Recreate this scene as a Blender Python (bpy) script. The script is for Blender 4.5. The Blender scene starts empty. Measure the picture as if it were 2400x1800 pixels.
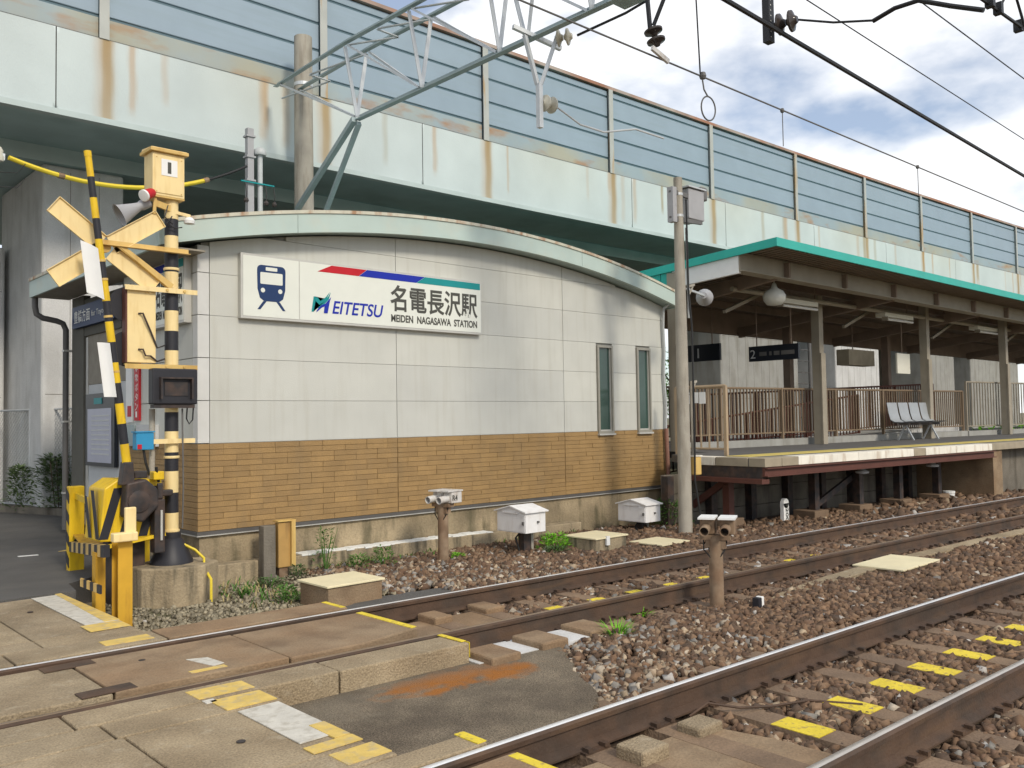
import bpy, math, random
import numpy as np
from mathutils import Matrix, Vector
random.seed(7); rng = np.random.default_rng(11)
SC = bpy.context.scene
COL = SC.collection
R = math.radians
# ------------------------------------------------------------------ camera
cd = bpy.data.cameras.new('camera'); cam = bpy.data.objects.new('camera', cd); COL.objects.link(cam)
cd.sensor_width = 36.0; cd.lens = 30.825; cd.clip_start = 0.05; cd.clip_end = 4000
cam.matrix_world = Matrix(((0.7322319, -0.0156157, -0.6808763, 0), (-0.6808664, -0.0403349, -0.7312962, 0),
                           (-0.0160434, 0.9990642, -0.0401667, 1.495), (0, 0, 0, 1)))
SC.camera = cam
# ------------------------------------------------------------------ world
SUN_EL, SUN_AZ = 36.0, 188.0          # compass azimuth, clockwise from +Y
w = bpy.data.worlds.new('World'); SC.world = w; w.use_nodes = True
nt = w.node_tree; nt.nodes.clear()
N = nt.nodes.new; Lk = nt.links.new
out = N('ShaderNodeOutputWorld'); bg = N('ShaderNodeBackground'); bg2 = N('ShaderNodeBackground'); mx = N('ShaderNodeMixShader')
sky = N('ShaderNodeTexSky'); sky.sky_type = 'NISHITA'; sky.sun_disc = False
sky.sun_elevation = R(SUN_EL); sky.sun_rotation = R(SUN_AZ); sky.air_density = 1.0; sky.dust_density = 0.6; sky.ozone_density = 2.5
Lk(sky.outputs[0], bg.inputs[0]); bg.inputs[1].default_value = 0.13
tc = N('ShaderNodeTexCoord'); mp = N('ShaderNodeMapping'); mp.inputs['Scale'].default_value = (1.0, 1.0, 2.1); mp.inputs['Location'].default_value = (0.5, 0.2, 0.4)
no = N('ShaderNodeTexNoise'); no.inputs['Scale'].default_value = 3.6; no.inputs['Detail'].default_value = 7; no.inputs['Roughness'].default_value = 0.5
rp = N('ShaderNodeValToRGB'); rp.color_ramp.elements[0].position = 0.42; rp.color_ramp.elements[0].color = (0.22, 0.22, 0.22, 1)
rp.color_ramp.elements[1].position = 0.55; rp.color_ramp.elements[1].color = (1, 1, 1, 1)
Lk(tc.outputs['Generated'], mp.inputs[0]); Lk(mp.outputs[0], no.inputs[0]); Lk(no.outputs['Fac'], rp.inputs[0])
bg2.inputs[0].default_value = (0.97, 0.98, 1.0, 1); bg2.inputs[1].default_value = 1.05
Lk(rp.outputs[0], mx.inputs[0]); Lk(bg.outputs[0], mx.inputs[1]); Lk(bg2.outputs[0], mx.inputs[2]); Lk(mx.outputs[0], out.inputs[0])
# ------------------------------------------------------------------ sun
sl = bpy.data.lights.new('sun', 'SUN'); sl.energy = 2.1; sl.angle = R(11); sl.color = (1.0, 0.91, 0.77)
so = bpy.data.objects.new('sun', sl); COL.objects.link(so); so.location = (0, -20, 30)
sd = Vector((math.sin(R(SUN_AZ)) * math.cos(R(SUN_EL)), math.cos(R(SUN_AZ)) * math.cos(R(SUN_EL)), math.sin(R(SUN_EL))))
so.rotation_euler = sd.to_track_quat('Z', 'Y').to_euler()
vs = SC.view_settings; vs.view_transform = 'Standard'; vs.look = 'None'; vs.exposure = 0.16; vs.gamma = 1.0; vs.use_curve_mapping = False

# ------------------------------------------------------------------ materials
MATS = {}
def mat(name, col, rough=0.7, var=0.12, scale=4.0, bump=0.0, bscale=60.0, metal=0.0, col2=None, stain=None, sscale=(1.5, 1.5, 0.25),
        samt=0.6, rnd=0.0, fine=0.0, spec=0.4, slo=0.5, shi=0.68, attr=False):
    """procedural material: large noise variation, optional second colour in blotches, stretched stains, per-object tint, bump"""
    m = bpy.data.materials.new(name); m.use_nodes = True; t = m.node_tree; t.nodes.clear()
    n = t.nodes.new; l = t.links.new
    o = n('ShaderNodeOutputMaterial'); p = n('ShaderNodeBsdfPrincipled'); l(p.outputs[0], o.inputs[0])
    p.inputs['Roughness'].default_value = rough; p.inputs['Metallic'].default_value = metal; p.inputs['Specular IOR Level'].default_value = spec
    g = n('ShaderNodeNewGeometry')
    def noise(sc, det=4, vec=None):
        a = n('ShaderNodeTexNoise'); a.inputs['Scale'].default_value = sc; a.inputs['Detail'].default_value = det
        l(vec if vec else g.outputs['Position'], a.inputs['Vector']); return a.outputs['Fac']
    def ramp(f, p0, p1, c0=(0, 0, 0, 1), c1=(1, 1, 1, 1)):
        a = n('ShaderNodeValToRGB'); e = a.color_ramp.elements; e[0].position = p0; e[1].position = p1; e[0].color = c0; e[1].color = c1
        l(f, a.inputs[0]); return a.outputs[0]
    def mixc(f, a, b, mode='MIX'):
        x = n('ShaderNodeMix'); x.data_type = 'RGBA'; x.blend_type = mode
        for v, i in ((f, 0), (a, 6), (b, 7)):
            if isinstance(v, (int, float)): x.inputs[i].default_value = v
            elif isinstance(v, tuple): x.inputs[i].default_value = v if len(v) == 4 else v + (1,)
            else: l(v, x.inputs[i])
        return x.outputs[2]
    if attr:
        at = n('ShaderNodeAttribute'); at.attribute_name = 'Col'; c = at.outputs['Color']
    else:
        c = tuple(col)
    if col2: c = mixc(ramp(noise(scale, 5), 0.42, 0.62), c, tuple(col2))
    k = ramp(noise(scale * 1.7 + 0.3, 4), 0.3, 0.7, (1 - var,) * 3 + (1,), (1 + var,) * 3 + (1,))
    c = mixc(1.0, c, k, 'MULTIPLY')
    if fine > 0:
        k2 = ramp(noise(bscale * 1.3, 2), 0.3, 0.7, (1 - fine,) * 3 + (1,), (1 + fine,) * 3 + (1,)); c = mixc(1.0, c, k2, 'MULTIPLY')
    if rnd > 0:
        oi = n('ShaderNodeObjectInfo'); k3 = ramp(oi.outputs['Random'], 0.0, 1.0, (1 - rnd, 1 - rnd, 1 - rnd * 0.8, 1), (1 + rnd, 1 + rnd * 0.9, 1 + rnd * 0.7, 1)); c = mixc(1.0, c, k3, 'MULTIPLY')
    if stain:
        q = n('ShaderNodeMapping'); q.inputs['Scale'].default_value = sscale; l(g.outputs['Position'], q.inputs[0])
        f = ramp(noise(2.2, 6, q.outputs[0]), slo, shi)
        mm = n('ShaderNodeMath'); mm.operation = 'MULTIPLY'; l(f, mm.inputs[0]); mm.inputs[1].default_value = samt
        c = mixc(mm.outputs[0], c, tuple(stain))
    if isinstance(c, tuple): p.inputs['Base Color'].default_value = c + (1,)
    else: l(c, p.inputs['Base Color'])
    if bump > 0:
        b = n('ShaderNodeBump'); b.inputs['Strength'].default_value = bump; b.inputs['Distance'].default_value = 0.02
        l(noise(bscale, 3), b.inputs['Height']); l(b.outputs[0], p.inputs['Normal'])
    MATS[name] = m; return m
mat('siding', (0.555, 0.56, 0.515), 0.55, 0.04, 1.2, 0.10, 90, stain=(0.43, 0.415, 0.35), sscale=(5, 5, 0.35), samt=0.28, rnd=0.045)
mat('seam', (0.30, 0.295, 0.27), 0.8, 0.05)
mat('siding_trim', (0.62, 0.62, 0.60), 0.5, 0.04)
mat('tile_brown', (0.335, 0.212, 0.087), 0.65, 0.08, 3.0, 0.35, 70, rnd=0.10, fine=0.12, stain=(0.22, 0.16, 0.09), sscale=(2, 2, 0.4), samt=0.25)
mat('grout', (0.235, 0.15, 0.07), 0.9, 0.1)
mat('foundation', (0.36, 0.285, 0.18), 0.9, 0.22, 1.3, 0.5, 40, col2=(0.27, 0.215, 0.135), stain=(0.10, 0.088, 0.05), sscale=(3.0, 3.0, 0.8), samt=0.75, fine=0.1)
mat('kerb', (0.37, 0.295, 0.19), 0.9, 0.2, 1.6, 0.5, 40, stain=(0.09, 0.08, 0.055), sscale=(5, 5, 0.7), samt=0.8, fine=0.1)
mat('limewash', (0.78, 0.78, 0.74), 0.9, 0.05)
mat('dark_trim', (0.10, 0.095, 0.09), 0.5, 0.1)
mat('fascia', (0.46, 0.56, 0.52), 0.5, 0.04, 1.5, stain=(0.58, 0.52, 0.40), sscale=(1.5, 1.5, 1.5), samt=0.2)
mat('fascia_edge', (0.56, 0.54, 0.44), 0.6, 0.12, 3, stain=(0.33, 0.14, 0.05), sscale=(3.5, 3.5, 1.0), samt=0.8, slo=0.5, shi=0.66)
mat('roof_metal', (0.34, 0.42, 0.40), 0.5, 0.06)
mat('soffit', (0.30, 0.27, 0.22), 0.8, 0.1)
mat('white', (0.80, 0.80, 0.78), 0.5, 0.03)
mat('sign_face', (0.74, 0.76, 0.69), 0.35, 0.02)
mat('alu', (0.55, 0.54, 0.50), 0.4, 0.05, metal=0.3)
mat('ink', (0.07, 0.07, 0.06), 0.6, 0.0)
mat('navy', (0.010, 0.035, 0.12), 0.5, 0.03)
mat('blue', (0.004, 0.02, 0.36), 0.5, 0.03)
mat('red', (0.50, 0.006, 0.016), 0.5, 0.04)
mat('teal_ink', (0.004, 0.26, 0.27), 0.5, 0.03)
mat('teal_roof', (0.035, 0.42, 0.35), 0.45, 0.06, 1.5)
mat('glass_green', (0.035, 0.075, 0.06), 0.12, 0.1, 3, spec=0.6)
mat('frame_alu', (0.36, 0.34, 0.29), 0.4, 0.05, metal=0.4)
mat('concrete', (0.62, 0.615, 0.60), 0.9, 0.08, 1.2, 0.3, 45, stain=(0.42, 0.41, 0.38), sscale=(2, 2, 0.4), samt=0.4, fine=0.06)
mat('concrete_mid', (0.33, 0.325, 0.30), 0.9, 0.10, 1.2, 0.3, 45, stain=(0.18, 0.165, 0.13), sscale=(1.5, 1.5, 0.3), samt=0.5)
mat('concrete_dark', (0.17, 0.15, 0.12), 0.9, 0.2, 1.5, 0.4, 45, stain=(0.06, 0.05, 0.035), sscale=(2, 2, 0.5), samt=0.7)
mat('pole_conc', (0.36, 0.33, 0.275), 0.85, 0.12, 2.0, 0.3, 50, stain=(0.19, 0.16, 0.12), sscale=(4, 4, 0.6), samt=0.6)
mat('parapet', (0.6, 0.6, 0.6), 0.85, 0.03, 1.0, 0.15, 40, attr=True)
mat('barrier', (0.275, 0.35, 0.415), 0.45, 0.04, 0.8, stain=(0.26, 0.33, 0.37), sscale=(0.4, 0.4, 5), samt=0.45, rnd=0.03)
mat('barrier_rust', (0.30, 0.37, 0.40), 0.6, 0.05, 0.5, col2=(0.37, 0.365, 0.29), stain=(0.37, 0.17, 0.05), sscale=(0.5, 0.5, 1.6), samt=0.85, slo=0.55, shi=0.75)
mat('barrier_gap', (0.10, 0.16, 0.19), 0.6, 0.05)
mat('barrier_post', (0.42, 0.43, 0.40), 0.5, 0.06, 2, stain=(0.42, 0.24, 0.06), sscale=(2.0, 2.0, 0.3), samt=0.7, slo=0.52, shi=0.62)
mat('cap_rust', (0.34, 0.17, 0.11), 0.8, 0.2, 0.8, col2=(0.36, 0.30, 0.26))
mat('girder', (0.38, 0.50, 0.50), 0.6, 0.08, 0.7, stain=(0.28, 0.37, 0.37), sscale=(0.6, 0.6, 0.6), samt=0.5)
mat('girder_lt', (0.45, 0.52, 0.51), 0.6, 0.08, 0.7)
mat('galv', (0.56, 0.58, 0.59), 0.5, 0.08, 3, metal=0.35)
mat('galv_green', (0.33, 0.40, 0.40), 0.5, 0.08, 3, metal=0.2)
mat('wire', (0.02, 0.02, 0.022), 0.5, 0.0)
mat('porcelain', (0.55, 0.52, 0.42), 0.2, 0.08, 10)
mat('porcelain_dark', (0.05, 0.04, 0.035), 0.2, 0.08, 10)
mat('rail_rust', (0.088, 0.052, 0.033), 0.75, 0.2, 4, 0.25, 60, col2=(0.062, 0.042, 0.03), stain=(0.13, 0.075, 0.04), sscale=(1, 1, 6), samt=0.5)
mat('rail_top', (0.86, 0.86, 0.86), 0.3, 0.05, 3, metal=0.35)
mat('rail_top_mid', (0.58, 0.53, 0.47), 0.32, 0.1, 5, metal=0.5)
mat('rail_top_dull', (0.33, 0.24, 0.16), 0.4, 0.08, 3, metal=0.6)
mat('sleeper', (0.22, 0.15, 0.095), 0.9, 0.15, 3, 0.4, 50, rnd=0.10, fine=0.1, col2=(0.19, 0.13, 0.085))
mat('yellow_paint', (0.74, 0.57, 0.045), 0.7, 0.10, 6, stain=(0.33, 0.23, 0.09), sscale=(14, 14, 14), samt=0.75, slo=0.56, shi=0.68, bump=0.3)
mat('yellow_worn', (0.66, 0.47, 0.13), 0.8, 0.12, 6, stain=(0.42, 0.35, 0.24), sscale=(7, 7, 7), samt=0.7, bump=0.3)
mat('white_worn', (0.58, 0.55, 0.48), 0.8, 0.10, 6, stain=(0.36, 0.32, 0.25), sscale=(7, 7, 7), samt=0.6, bump=0.3)
mat('slab', (0.345, 0.272, 0.175), 0.92, 0.15, 1.6, 0.6, 75, col2=(0.275, 0.210, 0.13), stain=(0.48, 0.41, 0.30), sscale=(4.5, 4.5, 4.5), samt=0.5, rnd=0.07, fine=0.24, slo=0.58, shi=0.75)
mat('slab_brown', (0.25, 0.165, 0.095), 0.9, 0.13, 1.8, 0.4, 55, col2=(0.29, 0.21, 0.13), stain=(0.14, 0.09, 0.055), sscale=(1.6, 1.6, 1.6), samt=0.5, rnd=0.05, fine=0.12)
mat('asphalt_worn', (0.205, 0.165, 0.115), 0.95, 0.2, 2.5, 0.9, 90, fine=0.5, col2=(0.15, 0.118, 0.083), stain=(0.115, 0.092, 0.066), sscale=(1.5, 1.5, 1), samt=0.6)
mat('asphalt', (0.115, 0.110, 0.103), 0.95, 0.12, 1.2, 0.6, 120, fine=0.32, stain=(0.14, 0.13, 0.115), sscale=(1, 1, 1), samt=0.6)
mat('ballast_bed', (0.155, 0.105, 0.07), 0.95, 0.2, 2.5, 0.8, 45, col2=(0.12, 0.085, 0.06), fine=0.3)
mat('dirt', (0.20, 0.165, 0.11), 0.95, 0.2, 2.0, 0.8, 45, col2=(0.14, 0.135, 0.07), fine=0.3)
mat('stone', (0.2, 0.2, 0.2), 0.9, 0.12, 30, attr=True)
mat('sensor_rust', (0.20, 0.125, 0.075), 0.75, 0.15, 6, col2=(0.28, 0.20, 0.13))
mat('sensor_white', (0.62, 0.60, 0.57), 0.5, 0.06, 6, stain=(0.35, 0.25, 0.17), sscale=(6, 6, 2), samt=0.5)
mat('white_box', (0.80, 0.79, 0.78), 0.45, 0.03, 4, stain=(0.55, 0.50, 0.45), sscale=(6, 6, 1.5), samt=0.3)
mat('cream_lid', (0.78, 0.69, 0.45), 0.6, 0.05, 3, bump=0.25, bscale=120)
mat('cream', (0.84, 0.66, 0.33), 0.5, 0.04, 3, stain=(0.55, 0.33, 0.08), sscale=(9, 9, 1.5), samt=0.25)
mat('cream_tan', (0.66, 0.45, 0.15), 0.55, 0.06, 3, stain=(0.40, 0.22, 0.05), sscale=(5, 5, 0.8), samt=0.5)
mat('signal_yellow', (0.76, 0.50, 0.015), 0.45, 0.05, 4, stain=(0.40, 0.22, 0.02), sscale=(8, 8, 2), samt=0.4)
mat('cover_tan', (0.44, 0.265, 0.085), 0.6, 0.1, 4, stain=(0.22, 0.13, 0.05), sscale=(6, 6, 1), samt=0.6)
mat('orange_steel', (0.60, 0.34, 0.03), 0.5, 0.08, 4, stain=(0.32, 0.15, 0.02), sscale=(5, 5, 0.8), samt=0.6)
mat('black_paint', (0.022, 0.022, 0.028), 0.5, 0.1, 5)
mat('black_iron', (0.035, 0.03, 0.03), 0.55, 0.25, 8, col2=(0.07, 0.045, 0.035))
mat('horn_grey', (0.36, 0.36, 0.37), 0.5, 0.05)
mat('pipe_grey', (0.13, 0.125, 0.12), 0.45, 0.08)
mat('conduit_white', (0.46, 0.48, 0.48), 0.4, 0.06)
mat('conduit_brown', (0.26, 0.13, 0.09), 0.5, 0.08)
mat('cable_yellow', (0.72, 0.55, 0.04), 0.5, 0.05)
mat('cable_black', (0.02, 0.02, 0.02), 0.5, 0.0)
mat('box_blue', (0.03, 0.27, 0.50), 0.5, 0.05)
mat('brown_steel', (0.11, 0.040, 0.028), 0.6, 0.12, 3)
mat('beam_grey', (0.33, 0.29, 0.225), 0.6, 0.08, 2)
mat('soffit_brown', (0.235, 0.175, 0.135), 0.8, 0.12, 2)
mat('rail_brown', (0.235, 0.17, 0.11), 0.5, 0.08, 3)
mat('rail_beige', (0.40, 0.30, 0.195), 0.5, 0.08, 3)
mat('edge_white', (0.80, 0.76, 0.66), 0.8, 0.08, 3, stain=(0.40, 0.28, 0.18), sscale=(4, 4, 1), samt=0.5)
mat('edge_conc', (0.34, 0.29, 0.21), 0.85, 0.12, 3)
mat('tactile', (0.60, 0.48, 0.14), 0.8, 0.08, 3, bump=0.4, bscale=60)
mat('deck', (0.13, 0.125, 0.12), 0.9, 0.1, 2)
mat('seat_grey', (0.33, 0.35, 0.37), 0.4, 0.05)
mat('timetable', (0.42, 0.43, 0.52), 0.4, 0.05)
mat('board_dark', (0.010, 0.013, 0.02), 0.4, 0.05)
mat('interior', (0.12, 0.115, 0.095), 0.8, 0.08)
mat('panel_lt', (0.55, 0.56, 0.56), 0.6, 0.03)
mat('leaf', (0.085, 0.19, 0.035), 0.6, 0.25, 20, spec=0.2, rnd=0.15)
mat('leaf_bright', (0.18, 0.45, 0.03), 0.6, 0.2, 20, spec=0.2, rnd=0.1)
mat('dry_grass', (0.36, 0.29, 0.14), 0.8, 0.2, 20)
mat('leaf_pale', (0.15, 0.21, 0.095), 0.6, 0.25, 20, spec=0.2)
mat('leaf_dark', (0.085, 0.14, 0.05), 0.6, 0.25, 20, spec=0.2)
mat('bark', (0.12, 0.09, 0.06), 0.9, 0.2, 6)
mat('tube_white', (0.72, 0.70, 0.60), 0.4, 0.02)
mat('lamp_globe', (0.60, 0.60, 0.55), 0.3, 0.03)
mat('rust_pool', (0.33, 0.125, 0.02), 0.9, 0.2, 4, 0.3, 120, fine=0.2)
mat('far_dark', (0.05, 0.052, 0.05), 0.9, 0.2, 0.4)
mat('fence_wire', (0.34, 0.36, 0.36), 0.5, 0.05, metal=0.4)

# ------------------------------------------------------------------ mesh helpers (all coordinates are world metres)
class MB:
    def __init__(s): s.v = []; s.f = []; s.m = []
    def add(s, vs_, fs, mi=0):
        b = len(s.v); s.v += [tuple(q) for q in vs_]; s.f += [tuple(b + i for i in f) for f in fs]; s.m += [mi] * len(fs); return s
    def box(s, x0, x1, y0, y1, z0, z1, mi=0):
        return s.hexa([(x0, y0), (x1, y0), (x1, y1), (x0, y1)], z0, z1, mi)
    def hexa(s, poly, z0, z1, mi=0):                       # prism over an xy polygon (counter-clockwise)
        n = len(poly); z0 = z0 if hasattr(z0, '__len__') else [z0] * n; z1 = z1 if hasattr(z1, '__len__') else [z1] * n
        vs_ = [(p[0], p[1], z0[i]) for i, p in enumerate(poly)] + [(p[0], p[1], z1[i]) for i, p in enumerate(poly)]
        fs = [tuple(range(n - 1, -1, -1)), tuple(range(n, 2 * n))] + [(i, (i + 1) % n, n + (i + 1) % n, n + i) for i in range(n)]
        return s.add(vs_, fs, mi)
    def xz(s, poly, y0, y1, mi=0):                         # prism over an xz polygon seen from -y (counter-clockwise)
        n = len(poly); vs_ = [(p[0], y0, p[1]) for p in poly] + [(p[0], y1, p[1]) for p in poly]
        fs = [tuple(range(n)), tuple(range(2 * n - 1, n - 1, -1))] + [(n + i, n + (i + 1) % n, (i + 1) % n, i) for i in range(n)]
        return s.add(vs_, fs, mi)
    def yz(s, poly, x0, x1, mi=0):                         # prism over a yz polygon
        n = len(poly); vs_ = [(x0, p[0], p[1]) for p in poly] + [(x1, p[0], p[1]) for p in poly]
        fs = [tuple(range(n - 1, -1, -1)), tuple(range(n, 2 * n))] + [(i, (i + 1) % n, n + (i + 1) % n, n + i) for i in range(n)]
        return s.add(vs_, fs, mi)
    def obox(s, c, u, v, w_, mi=0):                        # oriented box, half vectors
        c, u, v, w_ = map(Vector, (c, u, v, w_)); P = []
        for k in (-1, 1):
            for a, b in ((-1, -1), (1, -1), (1, 1), (-1, 1)): P.append(c + u * a + v * b + w_ * k)
        return s.add(P, [(3, 2, 1, 0), (4, 5, 6, 7), (0, 1, 5, 4), (1, 2, 6, 5), (2, 3, 7, 6), (3, 0, 4, 7)], mi)
    def bar(s, a, b, wd, ht, mi=0):                        # rectangular bar between two points, wd horizontal, ht up
        a, b = Vector(a), Vector(b); d = (b - a); L = d.length; d = d / L
        up = Vector((0, 0, 1)) if abs(d.z) < 0.95 else Vector((0, 1, 0))
        sd_ = d.cross(up).normalized(); up2 = sd_.cross(d).normalized()
        return s.obox((a + b) / 2, d * L / 2, sd_ * wd / 2, up2 * ht / 2, mi)
    def tube(s, pts, r, n=8, mi=0, caps=True):
        pts = [Vector(p) for p in pts]; m = len(pts); rs = r if hasattr(r, '__len__') else [r] * m
        base = len(s.v); pu = None
        for i, p in enumerate(pts):
            d = (pts[min(i + 1, m - 1)] - pts[max(i - 1, 0)]).normalized()
            if pu is None: pu = d.orthogonal().normalized()
            pu = (pu - d * pu.dot(d)); pu = pu.normalized() if pu.length > 1e-6 else d.orthogonal().normalized()
            pv = d.cross(pu)
            for k in range(n):
                a = 2 * math.pi * k / n; s.v.append(tuple(p + (pu * math.cos(a) + pv * math.sin(a)) * rs[i]))
        for i in range(m - 1):
            for k in range(n):
                s.f.append((base + i * n + k, base + i * n + (k + 1) % n, base + (i + 1) * n + (k + 1) % n, base + (i + 1) * n + k)); s.m.append(mi)
        if caps:
            s.f.append(tuple(base + k for k in range(n - 1, -1, -1))); s.m.append(mi)
            s.f.append(tuple(base + (m - 1) * n + k for k in range(n))); s.m.append(mi)
        return s
    def lathe(s, o, prof, n=16, axis=(0, 0, 1), mi=0):     # prof: (radius, height along axis)
        ax = Vector(axis).normalized(); pu = ax.orthogonal().normalized(); pv = ax.cross(pu); o = Vector(o); base = len(s.v)
        for r, h in prof:
            for k in range(n):
                a = 2 * math.pi * k / n; s.v.append(tuple(o + ax * h + (pu * math.cos(a) + pv * math.sin(a)) * max(r, 1e-4)))
        for i in range(len(prof) - 1):
            for k in range(n):
                s.f.append((base + i * n + k, base + i * n + (k + 1) % n, base + (i + 1) * n + (k + 1) % n, base + (i + 1) * n + k)); s.m.append(mi)
        s.f.append(tuple(base + k for k in range(n - 1, -1, -1))); s.m.append(mi)
        s.f.append(tuple(base + (len(prof) - 1) * n + k for k in range(n))); s.m.append(mi)
        return s
    def mesh(s, name, mats, off=(0, 0, 0)):
        me = bpy.data.meshes.new(name); o = Vector(off)
        me.from_pydata([tuple(Vector(q) - o) for q in s.v], [], s.f)
        for x in (mats if isinstance(mats, (list, tuple)) else [mats]): me.materials.append(MATS[x])
        if any(s.m): me.polygons.foreach_set('material_index', s.m)
        me.update(); return me
    def build(s, name, mats, parent=None, smooth=False, bevel=0.0, seg=2):
        off = PLOC[parent.name] if parent is not None else Vector((0, 0, 0))
        own = None
        if parent is None:                                  # a thing that is one mesh: origin at its base centre
            a = np.array(s.v); own = Vector((float(a[:, 0].mean()), float(a[:, 1].mean()), float(a[:, 2].min()))); off = own
        me = s.mesh(name, mats, off)
        o = bpy.data.objects.new(name, me); COL.objects.link(o)
        if parent is not None: o.parent = parent; PLOC[o.name] = off
        else: o.location = own; PLOC[o.name] = own
        if smooth: smooth_mesh(me)
        if bevel > 0:
            b = o.modifiers.new('bevel', 'BEVEL'); b.width = bevel; b.segments = seg; b.limit_method = 'ANGLE'; b.angle_limit = R(40)
        return o
PLOC = {}
def smooth_mesh(me, ang=45):
    me.polygons.foreach_set('use_smooth', [True] * len(me.polygons)); me.set_sharp_from_angle(angle=R(ang))
def thing(name, label, cat, loc, group=None):
    o = bpy.data.objects.new(name, None); COL.objects.link(o); o.location = loc; o.empty_display_size = 0.2
    o['label'] = label; o['category'] = cat
    if group: o['group'] = group
    PLOC[o.name] = Vector(loc); return o
def tag(o, label, cat, group=None):
    o['label'] = label; o['category'] = cat
    if group: o['group'] = group
    return o
def struct(o): o['kind'] = 'structure'; return o
def structure(name, loc):
    o = bpy.data.objects.new(name, None); COL.objects.link(o); o.location = loc; o['kind'] = 'structure'; PLOC[o.name] = Vector(loc); return o
def inst(name, me, parent, loc, rot=None, scale=None):
    o = bpy.data.objects.new(name, me); COL.objects.link(o); o.parent = parent; o.location = Vector(loc) - PLOC[parent.name]
    if rot is not None: o.rotation_euler = rot
    if scale is not None: o.scale = scale
    PLOC[o.name] = Vector(loc); return o
def text(body, size, mname, parent, o, xdir, updir, name='lettering', width=None, height=None, shear=0.0, align='LEFT', bold=0.0, space=1.0, thick=0.002):
    """flat lettering as mesh: o world origin (left end of the baseline), laid out along xdir, upright along updir; scaled to width and height"""
    cu = bpy.data.curves.new(name, 'FONT'); cu.body = body; cu.size = size; cu.extrude = 0.001; cu.shear = shear; cu.align_x = align; cu.offset = bold; cu.space_character = space
    t = bpy.data.objects.new(name, cu); COL.objects.link(t)
    bpy.context.view_layer.update()
    me = bpy.data.meshes.new_from_object(t.evaluated_get(bpy.context.evaluated_depsgraph_get()))
    bpy.data.objects.remove(t); bpy.data.curves.remove(cu)
    a = np.empty(len(me.vertices) * 3, np.float32); me.vertices.foreach_get('co', a); a = a.reshape(-1, 3)
    if len(a):
        if align == 'LEFT': a[:, 0] -= a[:, 0].min()
        if width: a[:, 0] *= width / (a[:, 0].max() - a[:, 0].min())
        if height: a[:, 1] -= a[:, 1].min(); a[:, 1] *= height / a[:, 1].max()
    xd, ud = Vector(xdir).normalized(), Vector(updir).normalized(); nd = xd.cross(ud)
    off = PLOC[parent.name]; M = np.array([xd, ud, nd]); a[:, 2] *= thick / 0.002
    q = a @ M + np.array(Vector(o) - off, dtype=np.float32)
    me.vertices.foreach_set('co', q.astype(np.float32).ravel()); me.materials.clear(); me.materials.append(MATS[mname]); me.update()
    ob = bpy.data.objects.new(name, me); COL.objects.link(ob); ob.parent = parent; PLOC[ob.name] = off; return ob
def stained(src, name, blobs, col):
    m = MATS[src].copy(); m.name = name; t = m.node_tree; n = t.nodes.new; l = t.links.new
    p = next(x for x in t.nodes if x.type == 'BSDF_PRINCIPLED'); g = next(x for x in t.nodes if x.type == 'NEW_GEOMETRY')
    no = n('ShaderNodeTexNoise'); no.inputs['Scale'].default_value = 9; no.inputs['Detail'].default_value = 6; l(g.outputs['Position'], no.inputs['Vector'])
    cur = p.inputs['Base Color'].links[0].from_socket
    for cx, cy, rx, ry, amt in blobs:
        q = n('ShaderNodeMapping'); q.inputs['Scale'].default_value = (1 / rx, 1 / ry, 0); q.inputs['Location'].default_value = (-cx / rx, -cy / ry, 0); l(g.outputs['Position'], q.inputs[0])
        le = n('ShaderNodeVectorMath'); le.operation = 'LENGTH'; l(q.outputs[0], le.inputs[0])
        a = n('ShaderNodeMath'); a.operation = 'MULTIPLY_ADD'; l(no.outputs['Fac'], a.inputs[0]); a.inputs[1].default_value = 2.2; l(le.outputs['Value'], a.inputs[2])
        r_ = n('ShaderNodeValToRGB'); e = r_.color_ramp.elements; e[0].position = .0; e[1].position = 1.0; 
        b = n('ShaderNodeMapRange'); b.inputs[1].default_value = 2.3; b.inputs[2].default_value = 1.5; b.inputs[3].default_value = 0; b.inputs[4].default_value = amt; l(a.outputs[0], b.inputs[0])
        x = n('ShaderNodeMix'); x.data_type = 'RGBA'; l(b.outputs[0], x.inputs[0]); l(cur, x.inputs[6]); x.inputs[7].default_value = (*col, 1); cur = x.outputs[2]
    l(cur, p.inputs['Base Color']); MATS[name] = m
def yA(x): return 5.68 - 0.045 * x - 0.0009 * x * abs(x)
def yB(x): return 2.56 - 0.012 * x - 0.0030 * x * abs(x)
# ================================================================== SETTING: ground, road, ballast, crossing
g = MB().box(-600, 900, -500, 900, -1.0, -0.26); o = struct(g.build('ground', 'dirt'))
bed = MB(); bed.box(2.3, 70, -6, 8.9, -0.259, -0.205); struct(bed.build('ballast_bed', 'ballast_bed'))
verge = MB(); verge.hexa([(2.57, 6.66), (5.6, 6.66), (4.9, 8.1), (4.6, 8.99), (2.57, 8.99)], -0.214, -0.195); struct(verge.build('verge', 'dirt'))
road = structure('road', (0, 12, 0))
MB().hexa([(-30, 8.62), (2.56, 8.62), (2.62, 9.05), (3.5, 9.75), (3.83, 9.9), (3.83, 13.4), (6, 15.3), (12, 23.5), (-30, 60)], -0.5, 0.0).build('road_surface', 'asphalt', road)
MB().box(-30, 2.0, -40, -1.2, -0.5, 0.0).build('road_surface', 'asphalt', road)
MB().hexa([(2.75, 11.35), (2.95, 11.31), (2.95, 11.37), (2.75, 11.41)], 0.0, 0.004).build('road_marking', 'white', road)
MB().hexa([(3.2, 11.45), (3.5, 11.36), (3.5, 11.45), (3.35, 11.55)], 0.0, 0.004).build('road_marking', 'yellow_worn', road)
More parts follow.
